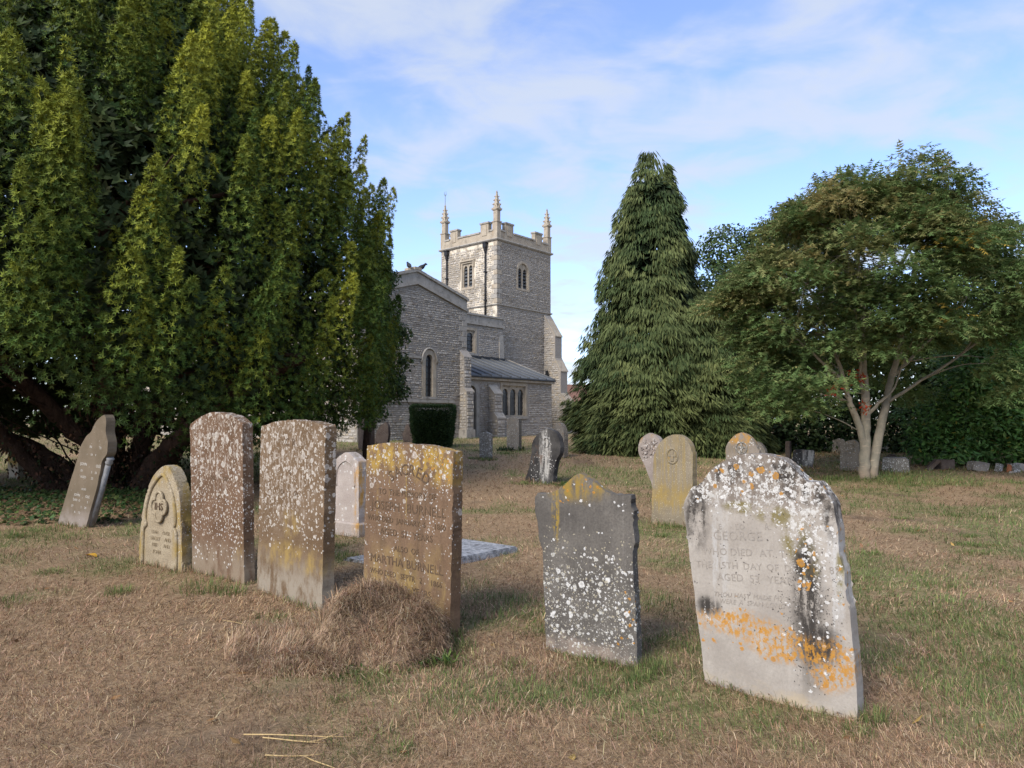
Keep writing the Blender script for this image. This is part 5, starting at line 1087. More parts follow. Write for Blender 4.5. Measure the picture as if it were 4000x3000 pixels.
for k in range(26):    # thin low shoots
    bm = bmesh.new(); a = random.uniform(0, 6.28); p = np.array([.6 + .6 * math.cos(a), -.4 + .5 * math.sin(a), .2]); q = p + np.array([random.gauss(.2, .9), random.gauss(-.2, .7), random.uniform(1.0, 2.2)])
    bark_tube(bm, [p, (p + q) / 2 + np.array([random.gauss(0, .15), random.gauss(0, .15), 0]), q], .02, .008, 4, 5, .02); add_obj("shoot", bm_mesh("shoot", bm, ybark, True), yew)
yparts = []
def plume(base, axis, Ln, r0, nt, tip_gold):
    t = rng.random(nt) ** .85; ph = rng.uniform(0, 6.28, nt); a = perp(np.tile(axis, (1, 1)))[0]; b_ = np.cross(axis, a)
    rad = r0 * np.clip((1 - t) ** .62, .03, 1) * np.clip(t * 3 + .45, 0, 1) * (.75 + .35 * rng.random(nt)) * (.62 + .75 * vnoise(ph * 1.3 + base[0] * 7, t * Ln * 2.6 + base[1] * 5, 81))
    out = a * np.cos(ph)[:, None] + b_ * np.sin(ph)[:, None]
    P = base + axis * (t * Ln)[:, None] + out * rad[:, None]
    A = unit(out * .85 + axis * .55 + rng.normal(0, .25, (nt, 3)))
    g = np.clip(tip_gold * (.05 + 1.15 * t ** 1.3) + rng.normal(0, .12, nt), 0, 1)[:, None]  # gold rises to tips and upper plumes: sunlight painted into leaf colour
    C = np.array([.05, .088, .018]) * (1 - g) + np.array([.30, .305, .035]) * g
    C = C * rng.uniform(.75, 1.3, (nt, 1))
    return P, A, C
def add_plumes(n, dphi, fdens, rscale, Lr=(1.0, 2.7), rr=(.24, .5), nt=300):
    Ps, As, Cs = [], [], []
    for _ in range(n):
        phi = PHC + rng.uniform(*dphi); zmin = float(ymin(np.array(phi))); z = zmin + (12.6 - zmin) * rng.random() ** 1.15
        Rr = float(interp_prof(YPROF, z)) * rscale; Ln = rng.uniform(*Lr); r0 = rng.uniform(*rr)
        lean = .16 if z > 3 else .3
        axis = unit(np.array([math.cos(phi) * lean + rng.normal(0, .05), math.sin(phi) * lean + rng.normal(0, .05), 1.0]))
        z0 = z - Ln * .45
        if z0 < zmin: z0 = zmin + rng.uniform(-.05, .25)
        base = np.array([YC[0] + math.cos(phi) * (Rr - r0 * .6), YC[1] + math.sin(phi) * (Rr - r0 * .6), yz + z0])
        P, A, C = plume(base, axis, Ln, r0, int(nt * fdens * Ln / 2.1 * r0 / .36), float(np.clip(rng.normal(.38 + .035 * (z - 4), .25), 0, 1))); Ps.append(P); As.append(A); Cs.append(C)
    P, A, C = np.concatenate(Ps), np.concatenate(As), np.concatenate(Cs)
    return tufts(P, A, 7, np.full(len(P), .064), np.full(len(P), .024), C, .9, .55)
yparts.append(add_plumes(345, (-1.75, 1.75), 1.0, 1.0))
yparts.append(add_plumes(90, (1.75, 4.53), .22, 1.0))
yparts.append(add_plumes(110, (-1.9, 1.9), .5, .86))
# inner foliage that closes the crown
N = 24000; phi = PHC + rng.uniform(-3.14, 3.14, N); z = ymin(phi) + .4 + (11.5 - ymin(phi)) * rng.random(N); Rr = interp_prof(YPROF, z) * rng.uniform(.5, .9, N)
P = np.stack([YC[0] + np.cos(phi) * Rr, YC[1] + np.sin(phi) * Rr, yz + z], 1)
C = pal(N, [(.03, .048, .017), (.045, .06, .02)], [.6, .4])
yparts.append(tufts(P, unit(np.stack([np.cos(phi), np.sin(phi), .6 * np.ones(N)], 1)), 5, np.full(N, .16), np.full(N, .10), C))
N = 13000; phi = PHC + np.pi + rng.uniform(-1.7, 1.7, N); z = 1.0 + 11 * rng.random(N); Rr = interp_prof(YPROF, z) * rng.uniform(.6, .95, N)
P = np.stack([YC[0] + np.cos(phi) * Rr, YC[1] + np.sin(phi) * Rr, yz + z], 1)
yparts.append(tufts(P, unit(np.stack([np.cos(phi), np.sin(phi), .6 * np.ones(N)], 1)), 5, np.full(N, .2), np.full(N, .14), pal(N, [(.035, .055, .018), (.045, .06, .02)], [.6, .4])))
# hanging sprays along the lower edge
N = 5200; phi = PHC + rng.uniform(-1.7, 1.8, N); z = ymin(phi) + rng.normal(.05, .28, N) + .35 * (vnoise(phi * 6, phi * 0, 8) - .5); Rr = interp_prof(YPROF, z) * rng.uniform(.72, .99, N)
P = np.stack([YC[0] + np.cos(phi) * Rr, YC[1] + np.sin(phi) * Rr, yz + z], 1)
yparts.append(tufts(P, unit(np.stack([np.cos(phi), np.sin(phi), rng.normal(-.1, .4, N)], 1)), 7, np.full(N, .066), np.full(N, .025), pal(N, [(.05, .08, .018), (.075, .1, .022), (.036, .06, .016)], [.5, .2, .3])))
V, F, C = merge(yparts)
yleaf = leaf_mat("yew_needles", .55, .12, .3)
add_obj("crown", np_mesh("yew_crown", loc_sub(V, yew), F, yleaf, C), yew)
# dead ivy and litter wrapped round the stems
N = 6500; P = []
for _ in range(N):
    st = random.choice(stems); t = random.random() ** 1.5 * 1.9; i = int(t); f = t - i; p = np.array(st[i]) * (1 - f) + np.array(st[i + 1]) * f; a = random.uniform(0, 6.28); P.append(p + np.array([math.cos(a), math.sin(a), 0]) * random.uniform(.2, .36 + .5 * random.random() ** 2) + np.array([YC[0], YC[1], yz]))
P = np.array(P); D = unit(rng.normal(0, .5, (N, 3)) + np.array([.2, -.4, -.8])); 
V, F, C = leaf_quads(P, D, perp(D), rng.uniform(.05, .1, N), rng.uniform(.035, .07, N), pal(N, [(.085, .045, .027), (.14, .075, .04), (.04, .028, .02), (.03, .045, .018)], [.3, .15, .3, .25]), .1)
set_props(add_obj("dead_ivy", np_mesh("dead_ivy", loc_sub(V, yew), F, leaf_mat("dry_ivy", .7, .1, .2), C), yew), kind="stuff")

# ivy carpet under the yew
N = 11000; x = rng.uniform(-11.5, -4.6, N); y = rng.uniform(9.0, 14.6, N)
d = ((x + 8.2) / 3.4) ** 2 + ((y - 12.0) / 2.8) ** 2 + (fbm(x * 1.1, y * 1.1, 61, 3) - .5) * 1.3
k = d < .9; x, y = x[k], y[k]; N = len(x)
P = np.stack([x, y, G(x, y) + rng.uniform(.0, .13, N) * (fbm(x * 2, y * 2, 62, 2))], 1); A = unit(np.stack([rng.normal(0, .5, N), rng.normal(-.3, .5, N), np.ones(N)], 1)); D = perp(A)
V, F, C = leaf_quads(P, D, np.cross(A, D), rng.uniform(.05, .1, N), rng.uniform(.045, .09, N), pal(N, [(.03, .058, .018), (.055, .09, .028), (.09, .12, .035), (.11, .07, .035)], [.45, .3, .13, .12]), .12)
set_props(add_obj("ivy_ground_cover", np_mesh("ivy", V, F, leaf_mat("ivy_leaves", .4, .12, .45), C)), "dark green ivy carpeting the ground beneath the yew", "ivy", kind="stuff")
# ---------------------------------------------------------------- generic leaf masses
def blob_leaves(blobs, n, L, W, cols, probs, out=1.0, up=.3, shell=.75, jit=.5, fold=.1, zmin=None, droop=0.0):
    """leaves over a set of ellipsoids (cx,cy,cz,rx,ry,rz)"""
    B = np.array(blobs); wts = B[:, 3] * B[:, 5] + B[:, 4] * B[:, 5]; k = rng.choice(len(B), n, p=wts / wts.sum()); u_ = rand_unit(n); r = (shell + (1 - shell) * rng.random(n)) * (1 + .0 * u_[:, 0])
    P = B[k, :3] + u_ * B[k, 3:] * r[:, None]
    if zmin is not None: m = P[:, 2] > zmin; P, u_ = P[m], u_[m]; n = len(P)
    A = unit(u_ * out + np.array([0, 0, up]) + rng.normal(0, jit, (n, 3))); D = unit(perp(A) + np.array([0, 0, -droop]) + u_ * .3)
    S = unit(np.cross(A, D)); return leaf_quads(P, D, S, L * rng.uniform(.7, 1.25, n), W * rng.uniform(.7, 1.25, n), pal(n, cols, probs), fold)
def lumps(c, r, n, lr, seed, squash=.8):
    """smaller ellipsoids spread over a big one, for an uneven outline"""
    q = random.Random(seed); out = []
    for _ in range(n):
        v = np.array([q.gauss(0, 1), q.gauss(0, 1), q.gauss(0, 1)]); v /= np.linalg.norm(v); s = q.uniform(.72, 1.0); k = q.uniform(*lr); out.append((c[0] + v[0] * r[0] * s, c[1] + v[1] * r[1] * s, c[2] + v[2] * r[2] * s, k, k, k * squash))
    return out
# ---------------------------------------------------------------- weeping cypress
cy0 = (4.72, 23.6, Gf(4.72, 23.6)); cyp = tree("cypress_tree", cy0, "tall conical weeping cypress with drooping grey-green sprays right of the church tower")
bm = bmesh.new(); bark_tube(bm, [(0, 0, -.3), (.05, 0, 3), (-.05, .05, 6), (-.15, 0, 9.3)], .28, .03, 5, 9, .02); add_obj("trunk", bm_mesh("trunk", bm, ybark, True), cyp)
bm = bmesh.new(); bark_tube(bm, [(.2, 0, .5), (.9, -.3, 2), (1.25, -.6, 4.8)], .14, .03, 5, 7, .02); add_obj("second_stem", bm_mesh("second_stem", bm, ybark, True), cyp)
CP = [((-.08, 0), [(.0, 2.2), (1.0, 2.4), (2.2, 2.3), (3.6, 1.95), (4.6, 1.65), (6.4, 1.32), (7.8, 1.02), (8.8, .78), (9.5, .52), (9.95, .2)], 9.9, 1.0), ((1.45, -.9), [(0, 1.55), (2, 1.5), (3.5, 1.15), (4.4, .75), (5.2, .2)], 5.1, .32), ((2.2, -.4), [(0, 1.35), (1.6, 1.3), (2.6, .8), (3.2, .2)], 3.1, .18), ((.28, 0), [(8, .55), (9.0, .4), (9.75, .1)], 9.75, .05)]
cparts = []
for (ox, oy), prof_, zt, wgt in CP:
    nc = max(12, int(430 * wgt)); zc_ = np.clip(zt * (1 - np.sqrt(rng.random(nc)) * (1 if prof_[0][0] == 0 else .18)), prof_[0][0], None); pc_ = rng.uniform(0, 6.28, nc); rc_ = rng.uniform(.74, 1.12, nc); tc_ = rng.normal(0, .16, nc)
    n = int(8200 * wgt); ci = rng.integers(0, nc, n); rr_ = np.maximum(interp_prof(prof_, zc_[ci]), .3)
    z = np.clip(zc_[ci] + rng.normal(0, .20, n), prof_[0][0] - .1, zt + .15); ph = pc_[ci] + rng.normal(0, .22, n) / rr_
    Rr = interp_prof(prof_, z) * (rc_[ci] + .05 * rng.normal(size=n)) + .06 - .35 * np.abs(ph - pc_[ci]) * rr_ * .3
    outv = np.stack([np.cos(ph), np.sin(ph), np.zeros(n)], 1); P = np.stack([cy0[0] + ox + np.cos(ph) * Rr, cy0[1] + oy + np.sin(ph) * Rr, cy0[2] + z + .12], 1)
    tone = np.clip(rng.normal(.32, .13, n) + tc_[ci] + .3 * (vnoise(ph * 2.2, z * 1.2, 47) - .5), 0, 1)[:, None]; C = np.array([.045, .068, .026]) * (1 - tone) + np.array([.165, .18, .065]) * tone
    side = np.stack([-np.sin(ph), np.cos(ph), np.zeros(n)], 1); low = np.clip((z - .2) / 2.5, .55, 1)
    for i in range(9):
        f = (i - 4) / 4.0; base = P + side * (f * .15)[..., None] if False else P + side * (f * .16) - outv * (abs(f) * .05)
        D = unit(outv * (rng.uniform(.1, .75, n) + (1 - low) * .5)[:, None] + side * (f * .35 + rng.normal(0, .12, n))[:, None] + np.array([0, 0, -1.0]) * (low * rng.uniform(.6, 1.2, n))[:, None])
        cparts.append(leaf_quads(base + rng.normal(0, .03, (n, 3)), D, unit(np.cross(D, outv) + rng.normal(0, .35, (n, 3))), rng.uniform(.14, .36, n), rng.uniform(.035, .065, n), C * rng.uniform(.75, 1.25, (n, 1)), .1))
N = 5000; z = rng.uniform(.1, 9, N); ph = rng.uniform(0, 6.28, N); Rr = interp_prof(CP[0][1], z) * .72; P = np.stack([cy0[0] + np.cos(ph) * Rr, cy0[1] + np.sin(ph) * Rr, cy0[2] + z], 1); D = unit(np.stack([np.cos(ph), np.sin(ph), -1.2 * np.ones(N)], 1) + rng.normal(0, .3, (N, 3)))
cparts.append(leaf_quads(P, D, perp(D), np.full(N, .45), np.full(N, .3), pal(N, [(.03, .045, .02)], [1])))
V, F, C = merge(cparts); add_obj("crown", np_mesh("cypress_crown", loc_sub(V, cyp), F, leaf_mat("cypress_sprays", .65, .12, .2), C), cyp)

# ---------------------------------------------------------------- service-tree with three stems
rw0 = (8.02, 16.1, Gf(8.02, 16.1)); row = tree("rowan_tree", rw0, "spreading tree with three pale stems and feathery bronze-green leaves on the right")
b = NB("pale_smooth_bark"); o = b.obj(); n = b.noise(b.mapping(o, (5, 5, 22)), 1, 5, .65); n2 = b.noise(o, 5, 5, .6); X, Y_, Z = b.xyz(o)
rbase = b.mix(b.ss(n2, .35, .65), (.30, .255, .185), (.215, .19, .14)); rbase = b.mix(b.ss(n, .58, .68, 0, .7), rbase, (.44, .35, .25))
rbase = b.mix(b.ss(Z, .35, .05, 0, .6), rbase, (.26, .185, .125))
rbark = b.finish(rbase, .85, n, .6, .02, .15)
RST = [([(-.06, 0, -.25), (-.07, -.02, .3), (-.03, -.02, 1.0), (.0, 0, 1.9), (-.02, .05, 2.6), (.05, .1, 3.6), (.0, .2, 4.8), (.15, .3, 6.3)], .135, .03), ([(-.05, -.02, .35), (-.14, -.06, 1.0), (-.42, -.12, 1.7), (-.55, -.15, 2.2), (-.9, -.2, 3.2), (-1.3, -.1, 4.4)], .095, .02),
       ([(.1, .02, -.25), (.16, .03, .3), (.33, .06, 1.0), (.52, .1, 1.7), (.72, .2, 2.3), (1.1, .3, 3.4), (1.5, .5, 5.0), (1.7, .6, 6.2)], .12, .03)]
RBR = [[(.0, 0, 1.75), (-.15, -.1, 2.3), (-.2, -.15, 3.0), (-.4, -.3, 4.2), (-.6, -.4, 5.6)], [(.48, .1, 1.68), (.9, -.1, 2.0), (1.7, -.4, 2.6), (2.7, -.6, 3.4), (3.6, -.7, 4.2)], [(.0, 0, 1.4), (.3, -.15, 1.75), (.55, -.2, 2.05), (.8, -.3, 2.8)], [(.72, .2, 2.3), (1.5, .5, 2.9), (2.6, .6, 4.0), (3.2, .6, 5.2)], [(-.03, .05, 2.7), (-.8, .2, 3.3), (-1.9, .2, 3.9), (-3.0, .1, 4.4)], [(-.5, -.15, 2.1), (-1.2, -.3, 2.7), (-1.9, -.4, 3.3)], [(.05, .1, 3.5), (.8, .4, 4.4), (1.6, .6, 5.6), (2.4, .7, 6.6)], [(1.0, .3, 3.2), (.8, -.6, 4.2), (.6, -1.2, 5.2)]]
for st, r0, r1 in RST:
    bm = bmesh.new(); bark_tube(bm, st, r0, r1, 6, 12, .008); add_obj("stem", bm_mesh("stem", bm, rbark, True), row)
RC = np.array([.3, .25, 4.5]); pads = []; tips = []
q = random.Random(3)
for k in range(290):
    v = np.array([q.gauss(0, 1), q.gauss(0, 1), q.gauss(0, 1) * .9 + .15]); v /= np.linalg.norm(v); s = q.uniform(.5, 1.0) ** .6
    rad = np.array([3.55, 2.9, 2.85]); c_ = RC + v * rad * s
    if v[0] < 0 and v[2] > .35: c_[0] += .35 * v[2]
    if v[0] > .2: c_[2] -= .25 * (c_[0] - 1) * .4
    if c_[2] < 1.7 or (c_[2] < 2.75 and -1.1 < c_[0] < 1.5 and c_[1] < 1.4): continue
    c_[2] = min(c_[2], float(np.interp(c_[0], [-3.6, -2.5, -1.8, -1.2, .65, 2.95, 4.2], [3.9, 4.75, 5.9, 6.55, 6.95, 6.45, 5.3])) - q.uniform(0, .35))
    if c_[0] > 1.6 and c_[2] < 3.3: continue
    if v[0] > .35 and v[2] > -.3 and q.random() < .35: continue          # airy right-hand side
    pads.append((c_, v, s)); tips.append(c_)
for c_ in ((4.6, -.2, 3.9), (5.0, .2, 4.6), (5.6, .3, 4.9), (3.0, -1.2, 2.2), (2.7, -1.0, 1.95), (-2.4, -.6, 1.95), (-1.9, -1.2, 1.9), (-1.5, -1.6, 2.2), (-2.3, -.9, 1.65), (-1.6, -.8, 1.75), (-2.7, -.2, 2.3), (-2.1, -1.5, 2.3), (-2.8, -.5, 2.7), (2.6, -.9, 2.6), (2.2, -1.2, 2.5)):
    pads.append((np.array(c_), unit(np.array(c_) - RC), 1.0)); tips.append(np.array(c_))
for br in RBR:
    bm = bmesh.new(); bark_tube(bm, br, .045, .014, 5, 7, .012); add_obj("branch", bm_mesh("branch", bm, rbark, True), row)
bm = bmesh.new()
allp = [np.array(p) for st, _, _ in RST for p in spline(st, 4)[8:]] + [np.array(p) for br in RBR for p in spline(br, 4)[4:]]
for t_ in tips:
    near = random.choice(sorted((p for p in allp if p[2] < t_[2] + .2), key=lambda p: np.linalg.norm(p - t_))[:7]); mid = (near + t_) / 2 + np.array([0, 0, .12])
    if q.random() < .8: bark_tube(bm, [near, mid, t_], .017, .005, 4, 5, .01)
set_props(add_obj("twigs", bm_mesh("twigs", bm, rbark, True), row), kind="stuff")
rparts = []
for pi, (c_, v, s) in enumerate(pads):
    n = int(q.uniform(105, 175)); pr = q.uniform(.4, .75); u_ = rand_unit(n) * np.array([pr, pr, .26]) * (rng.random((n, 1)) ** .4)
    P = np.array(rw0) + c_ + u_ + np.array([0, 0, -.18]) * (np.linalg.norm(u_[:, :2], axis=1, keepdims=True) / pr) ** 2 * 1.4
    hd = unit(np.concatenate([u_[:, :2] * 1.6 + v[:2] * .7 + rng.normal(0, .35, (n, 2)), rng.normal(-.22, .42, (n, 1))], 1))
    bronze = np.clip(-.06 + .30 * (c_[2] - 3.8) / 2.5 + (.16 if c_[0] < -.8 else -.05) + q.gauss(0, .16), 0, .95)  # more bronze on top and left pads: sunny side painted into leaf colour
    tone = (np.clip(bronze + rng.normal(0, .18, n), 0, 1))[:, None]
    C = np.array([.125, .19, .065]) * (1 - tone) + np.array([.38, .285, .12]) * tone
    if q.random() < .03: C[: n // 4] = (.34, .24, .05)
    C = C * rng.uniform(.8, 1.25, (n, 1)); side = unit(np.cross(hd, np.array([0, 0, 1.]))); Ln = rng.uniform(.16, .26, n)
    for j in range(4):
        for sg in (-1, 1):
            base = P + hd * (Ln * (.15 + .24 * j))[:, None]; D = unit(hd * .55 + side * sg + np.array([0, 0, -.35]))
            rparts.append(leaf_tris(base, unit(D + rng.normal(0, .25, (n, 3))), hd, np.full(n, .085), np.full(n, .042), C * rng.uniform(.85, 1.15, (n, 1))))
    rparts.append(leaf_tris(P + hd * (Ln * .9)[:, None], hd, side, np.full(n, .08), np.full(n, .042), C))
for c_ in ((-.52, -.55, 2.28), (-.38, -.6, 2.22), (-1.05, -.7, 1.92), (-.2, -.3, 1.55)):   # the red cluster
    n = 26; P = np.array(rw0) + np.array(c_) + rng.normal(0, .07, (n, 3)); D = rand_unit(n); rparts.append(leaf_tris(P, D, perp(D), np.full(n, .09), np.full(n, .05), pal(n, [(.38, .055, .025), (.3, .1, .04)], [.7, .3])))
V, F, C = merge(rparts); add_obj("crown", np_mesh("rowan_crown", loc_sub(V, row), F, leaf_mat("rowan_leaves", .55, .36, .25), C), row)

# ---------------------------------------------------------------- oak behind, dark hedge trees, laurel, clipped yew, small tree beside the yew
def leafy(name, loc, label, blobs, n, L, W, cols, probs, trunk_h=None, trunk_r=.2, cat="tree", mat=None, group=None, **k):
    t = tree(name, (loc[0], loc[1], Gf(loc[0], loc[1])), label, cat, group)
    if trunk_h:
        bm = bmesh.new(); bark_tube(bm, [(0, 0, -.3), (.05, 0, trunk_h * .5), (-.05, .05, trunk_h)], trunk_r, trunk_r * .4, 4, 8, .02)
        for _ in range(7):
            bl = random.choice(blobs); e = np.array(bl[:3]) - np.array(t.location); s0 = np.array([0, 0, trunk_h * random.uniform(.5, 1)]); bark_tube(bm, [s0, (s0 + e) / 2 + np.array([0, 0, .2]), e], trunk_r * .35, .02, 4, 6, .02)
        add_obj("trunk", bm_mesh("trunk", bm, ybark, True), t)
    V, F, C = blob_leaves(blobs, n, L, W, cols, probs, **k)
    add_obj("crown" if trunk_h else "foliage", np_mesh(name + "_leaves", loc_sub(V, t), F, mat, C), t); return t
broad = leaf_mat("broad_leaves", .5, .2, .35); glossy = leaf_mat("glossy_laurel", .45, .32, .8)
OAKC = [(.055, .088, .03), (.08, .115, .038), (.04, .066, .025), (.115, .145, .048)]; OP = [.35, .3, .22, .13]
ob = lumps((10.6, 27.5, 5.8), (3.4, 2.6, 3.2), 34, (.7, 1.35), 4)
leafy("oak_tree", (10.6, 27.8), "dark green oak showing between the cypress and the feathery tree", ob, 42000, .15, .10, OAKC, OP, 5.0, .35, mat=broad, shell=.55)
hb = [(x_, 23.6 + random.uniform(-.5, .5), z_, 1.25, 1.1, 1.0) for x_ in np.arange(7.4, 17.5, .9) for z_ in (.7, 1.7, 2.7, 3.6)]
leafy("dark_hedge", (10.6, 23.4), "tall dark hedge of shrubs in the shade behind the feathery tree", hb, 42000, .16, .11, [(.024, .042, .017), (.034, .055, .02), (.05, .072, .026)], [.45, .38, .17], None, cat="hedge", mat=broad, shell=.15)
rb = lumps((17.5, 24, 4.0), (4.2, 3, 3.8), 26, (.8, 1.5), 9)
leafy("leafy_tree", (17.5, 24.2), "dense green tree at the right edge behind the laurel", rb, 26000, .15, .10, OAKC, OP, 4.0, .3, mat=broad, shell=.55)
lb = [(x_ + random.uniform(-.25, .25), 18.6 + random.uniform(-.4, .4), z_, random.uniform(.7, 1.05), random.uniform(.6, .85), random.uniform(.55, .85)) for x_ in np.arange(10.9, 16.5, .75) for z_ in (.75, 1.6, 2.4) if not (x_ < 11.5 and z_ > 2.2)] + [(x_, 19.2, 3.2, .85, .7, .75) for x_ in (12.3, 12.9, 13.7, 14.6, 15.4)] + [(13.6, 19.4, 3.9, .7, .6, .6), (14.6, 19.5, 4.1, .8, .6, .6)]
leafy("cherry_laurel", (13.2, 18.9), "bright green glossy laurel bush with large leaves at the right edge", lb, 26000, .17, .07, [(.09, .18, .04), (.125, .235, .052), (.06, .12, .03), (.18, .27, .07), (.32, .29, .055)], [.36, .3, .2, .12, .02], None, cat="bush", mat=glossy, shell=.5, out=.8, up=.9, jit=.4, zmin=.35, fold=.15)
# clipped yew block
tp0 = (-2.83, 25.5, Gf(-2.83, 25.5)); tp = tree("clipped_yew", tp0, "dark green yew bush clipped to a flat-topped block in front of the church", "bush")
N = 26000; f = rng.integers(0, 5, N); a = rng.uniform(-1, 1, N); h = rng.random(N)
px_ = np.where(f == 0, a, np.where(f == 1, a, np.where(f == 2, -1, np.where(f == 3, 1, a)))); py_ = np.where(f == 0, -1, np.where(f == 1, 1, np.where(f < 4, a, rng.uniform(-1, 1, N)))); h = np.where(f == 4, 1, h)
wd = (.60 + .14 * h ** .8) * (1 + .05 * (vnoise(a * 4 + f * 5, h * 5, 12) - .5) * 2); rc = np.maximum(np.abs(px_), np.abs(py_)); rl = np.sqrt(px_ ** 2 + py_ ** 2); kx = np.where(rl > 1.22, 1.22 / rl, 1)
P = np.stack([px_ * wd * kx, py_ * wd * kx, .02 + h * 1.44 + .05 * (vnoise(px_ * 3, py_ * 3, 14) - .5)], 1) + rng.normal(0, .018, (N, 3))
A = unit(np.stack([np.where(f == 2, -1, np.where(f == 3, 1, 0)), np.where(f == 0, -1, np.where(f == 1, 1, 0)), np.where(f == 4, 1, .3)], 1) + rng.normal(0, .45, (N, 3)))
V, F, C = leaf_quads(P, A, perp(A), rng.uniform(.04, .085, N), rng.uniform(.018, .032, N), pal(N, [(.024, .046, .017), (.038, .065, .022), (.06, .085, .028)], [.5, .36, .14]), .1)
n = 3500; P = rng.uniform(-.5, .5, (n, 3)) * np.array([.95, .95, 1.1]) + np.array([0, 0, .66]); D = rand_unit(n); V2, F2, C2 = leaf_quads(P, D, perp(D), np.full(n, .22), np.full(n, .15), pal(n, [(.02, .035, .014)], [1]))
V, F, C = merge([(V, F, C), (V2, F2, C2)]); add_obj("foliage", np_mesh("clipped_yew_leaves", V, F, yleaf, C), tp)
bm = bmesh.new(); bark_tube(bm, [(0, 0, -.2), (0, 0, .5), (.05, 0, 1.2)], .09, .05, 3, 7, .01); add_obj("trunk", bm_mesh("trunk", bm, ybark, True), tp)
# small broad-leaved tree just behind the yew's right edge
sb = [(-3.3 - max(0, z_ - 4.0) * .22 + random.uniform(-.6, .30), 19.6 + random.uniform(-.5, .5), z_, random.uniform(.35, .62), .5, random.uniform(.22, .4)) for z_ in np.arange(1.7, 6.0, .2)]
leafy("small_broadleaf_tree", (-4.0, 19.7), "small tree with loose drooping leaves against the church, at the yew's right edge", sb, 6500, .12, .065, [(.05, .08, .026), (.075, .10, .03), (.10, .11, .035), (.035, .058, .02)], [.35, .3, .15, .2], 5.5, .12, mat=broad, shell=.2, droop=.9, jit=.6)
# greenery beyond the churchyard
fb = [(x_, 33 + random.uniform(-1, 1), 1.4 + random.uniform(-.3, .6), 1.6, 1.0, 1.5) for x_ in np.arange(-34, -19, 1.4)]
leafy("boundary_hedge", (-26, 33), "light green boundary hedge glimpsed beneath the yew at the far left", fb, 14000, .16, .11, [(.07, .10, .03), (.10, .13, .04), (.05, .075, .025)], [.4, .3, .3], None, cat="hedge", mat=broad, shell=.5)
gb = [(x_, 58 + random.uniform(-.8, .8), 1.6, 1.5, 1.0, 1.5) for x_ in np.arange(3.6, 20, 1.5)]
leafy("distant_hedge", (9, 58), "distant green hedge just right of the tower's stepped buttress", gb, 9000, .3, .2, OAKC, OP, None, cat="hedge", mat=broad, shell=.5)
# brick cottage glimpsed beyond
cot = tree("brick_cottage", (8.6, 74, .6), "red brick cottage glimpsed between the church and the cypress", "house")
bm = bmesh.new(); bm_box(bm, -4, 4, 0, 6, -1, 2.4); add_obj("wall", bm_mesh("wall", bm, plain_mat("red_brick", (.33, .12, .07), .9, .2, 3)), cot)
bm = bmesh.new(); bm_prism(bm, [(-.3, 2.3), (6.3, 2.3), (3, 4.6)], -4.3, 4.3, 'x'); add_obj("roof", bm_mesh("roof", bm, plain_mat("roof_tile", (.17, .09, .065), .9, .2, 3)), cot)
for x_ in (-2.4, 1.0): bm = bmesh.new(); bm_box(bm, x_, x_ + 1.1, -.04, .05, .6, 1.7); add_obj("window", bm_mesh("window", bm, glass_m), cot)
# weeds
def weed(x, y, n, L, W, cols, label, name="weed_plant", el=(.3, 1.2), spread=.05, cat="plant"):
    t = tree(name, (x, y, Gf(x, y)), label, cat); a = rng.uniform(0, 6.28, n); e = rng.uniform(*el, n); D = np.stack([np.cos(a) * np.cos(e), np.sin(a) * np.cos(e), np.sin(e)], 1)
    P = np.stack([rng.normal(0, spread, n), rng.normal(0, spread, n), rng.uniform(0, .03, n)], 1); S = unit(np.cross(D, np.array([0, 0, 1.])))
    V, F, C = leaf_quads(P, D, S, L * rng.uniform(.6, 1.2, n), W * rng.uniform(.7, 1.2, n), pal(n, cols, [1 / len(cols)] * len(cols)), .15); add_obj("leaves", np_mesh(name, V, F, broad, C), t); return t
WG = [(.05, .085, .022), (.08, .12, .03), (.12, .15, .045)]
weed(-.42, 4.42, 46, .085, .02, WG, "leafy green weed rosette at the right foot of the hay heap")
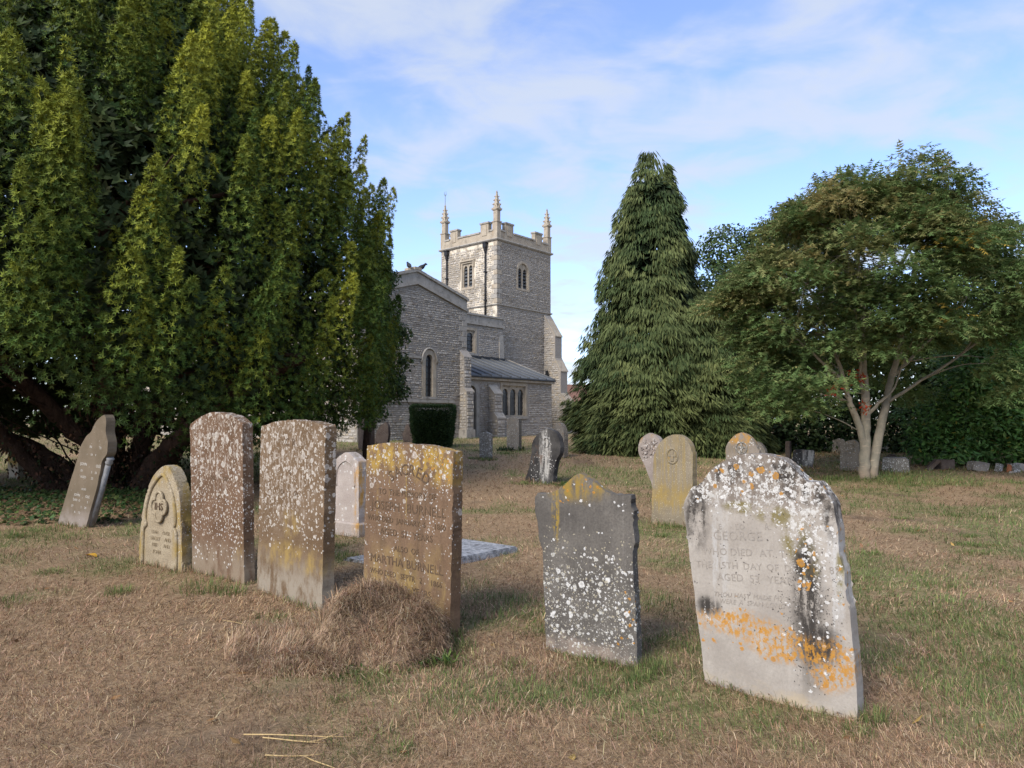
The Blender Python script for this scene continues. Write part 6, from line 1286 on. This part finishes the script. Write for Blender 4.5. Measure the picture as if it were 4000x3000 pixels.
weed(-.60, 4.38, 26, .055, .026, WG, "small round-leaved weed at the front foot of the hay heap", spread=.07)
weed(-1.0, 4.3, 22, .05, .02, WG, "low green weed tucked under the hay heap's front edge", spread=.06)
weed(-7.9, 14.0, 90, .34, .07, [(.05, .085, .022), (.09, .12, .03), (.13, .14, .04)], "bushy green plant sprouting beside the stepped pedestal", spread=.16, el=(.2, 1.3))
weed(-.15, 24.0, 60, .2, .06, [(.02, .035, .015), (.035, .05, .02)], "dark ivy clump at the foot of the upright rectangular headstone", spread=.2, el=(.1, 1.2))
# fallen leaves
def fallen(x, y, c, label, s=.06):
    bm = bmesh.new(); pts = [(s * 1.2 * math.cos(t) * (1 + .25 * math.cos(3 * t)), s * math.sin(t), .02 + .012 * math.cos(2 * t)) for t in np.linspace(0, 5.8, 9)]; cv = bm.verts.new((0, 0, .012)); vv = [bm.verts.new(p) for p in pts]
    for i in range(9): bm.faces.new((cv, vv[i], vv[(i + 1) % 9]))
    set_props(add_obj("fallen_leaf", bm_mesh("fallen_leaf", bm, plain_mat("autumn_leaf", c, .6, .2, 20)), None, (x, y, Gf(x, y) + .01), (.2, .1, x)), label, "leaf")
fallen(-4.55, 7.75, (.62, .33, .03), "bright yellow fallen leaf on the grass left of the pointed-arch stone")
N = 2600; x = rng.uniform(6.5, 16, N); y = rng.uniform(17.2, 22.5, N); xs_, ys_ = scatter(160, 3.0, 18); x = np.concatenate([x, xs_]); y = np.concatenate([y, ys_]); N = len(x); P = np.stack([x, y, G(x, y) + .015], 1); A = unit(rng.normal(0, .4, (N, 3)) + np.array([0, 0, 1])); D = perp(A)
V, F, C = leaf_quads(P, D, np.cross(A, D), rng.uniform(.04, .08, N), rng.uniform(.022, .045, N), pal(N, [(.28, .15, .06), (.36, .22, .07), (.2, .11, .05)], [.4, .3, .3]), .1)
set_props(add_obj("leaf_litter", np_mesh("leaf_litter", V, F, broad, C)), "brown fallen leaves scattered over the grass and below the hedge", "leaf litter", kind="stuff")
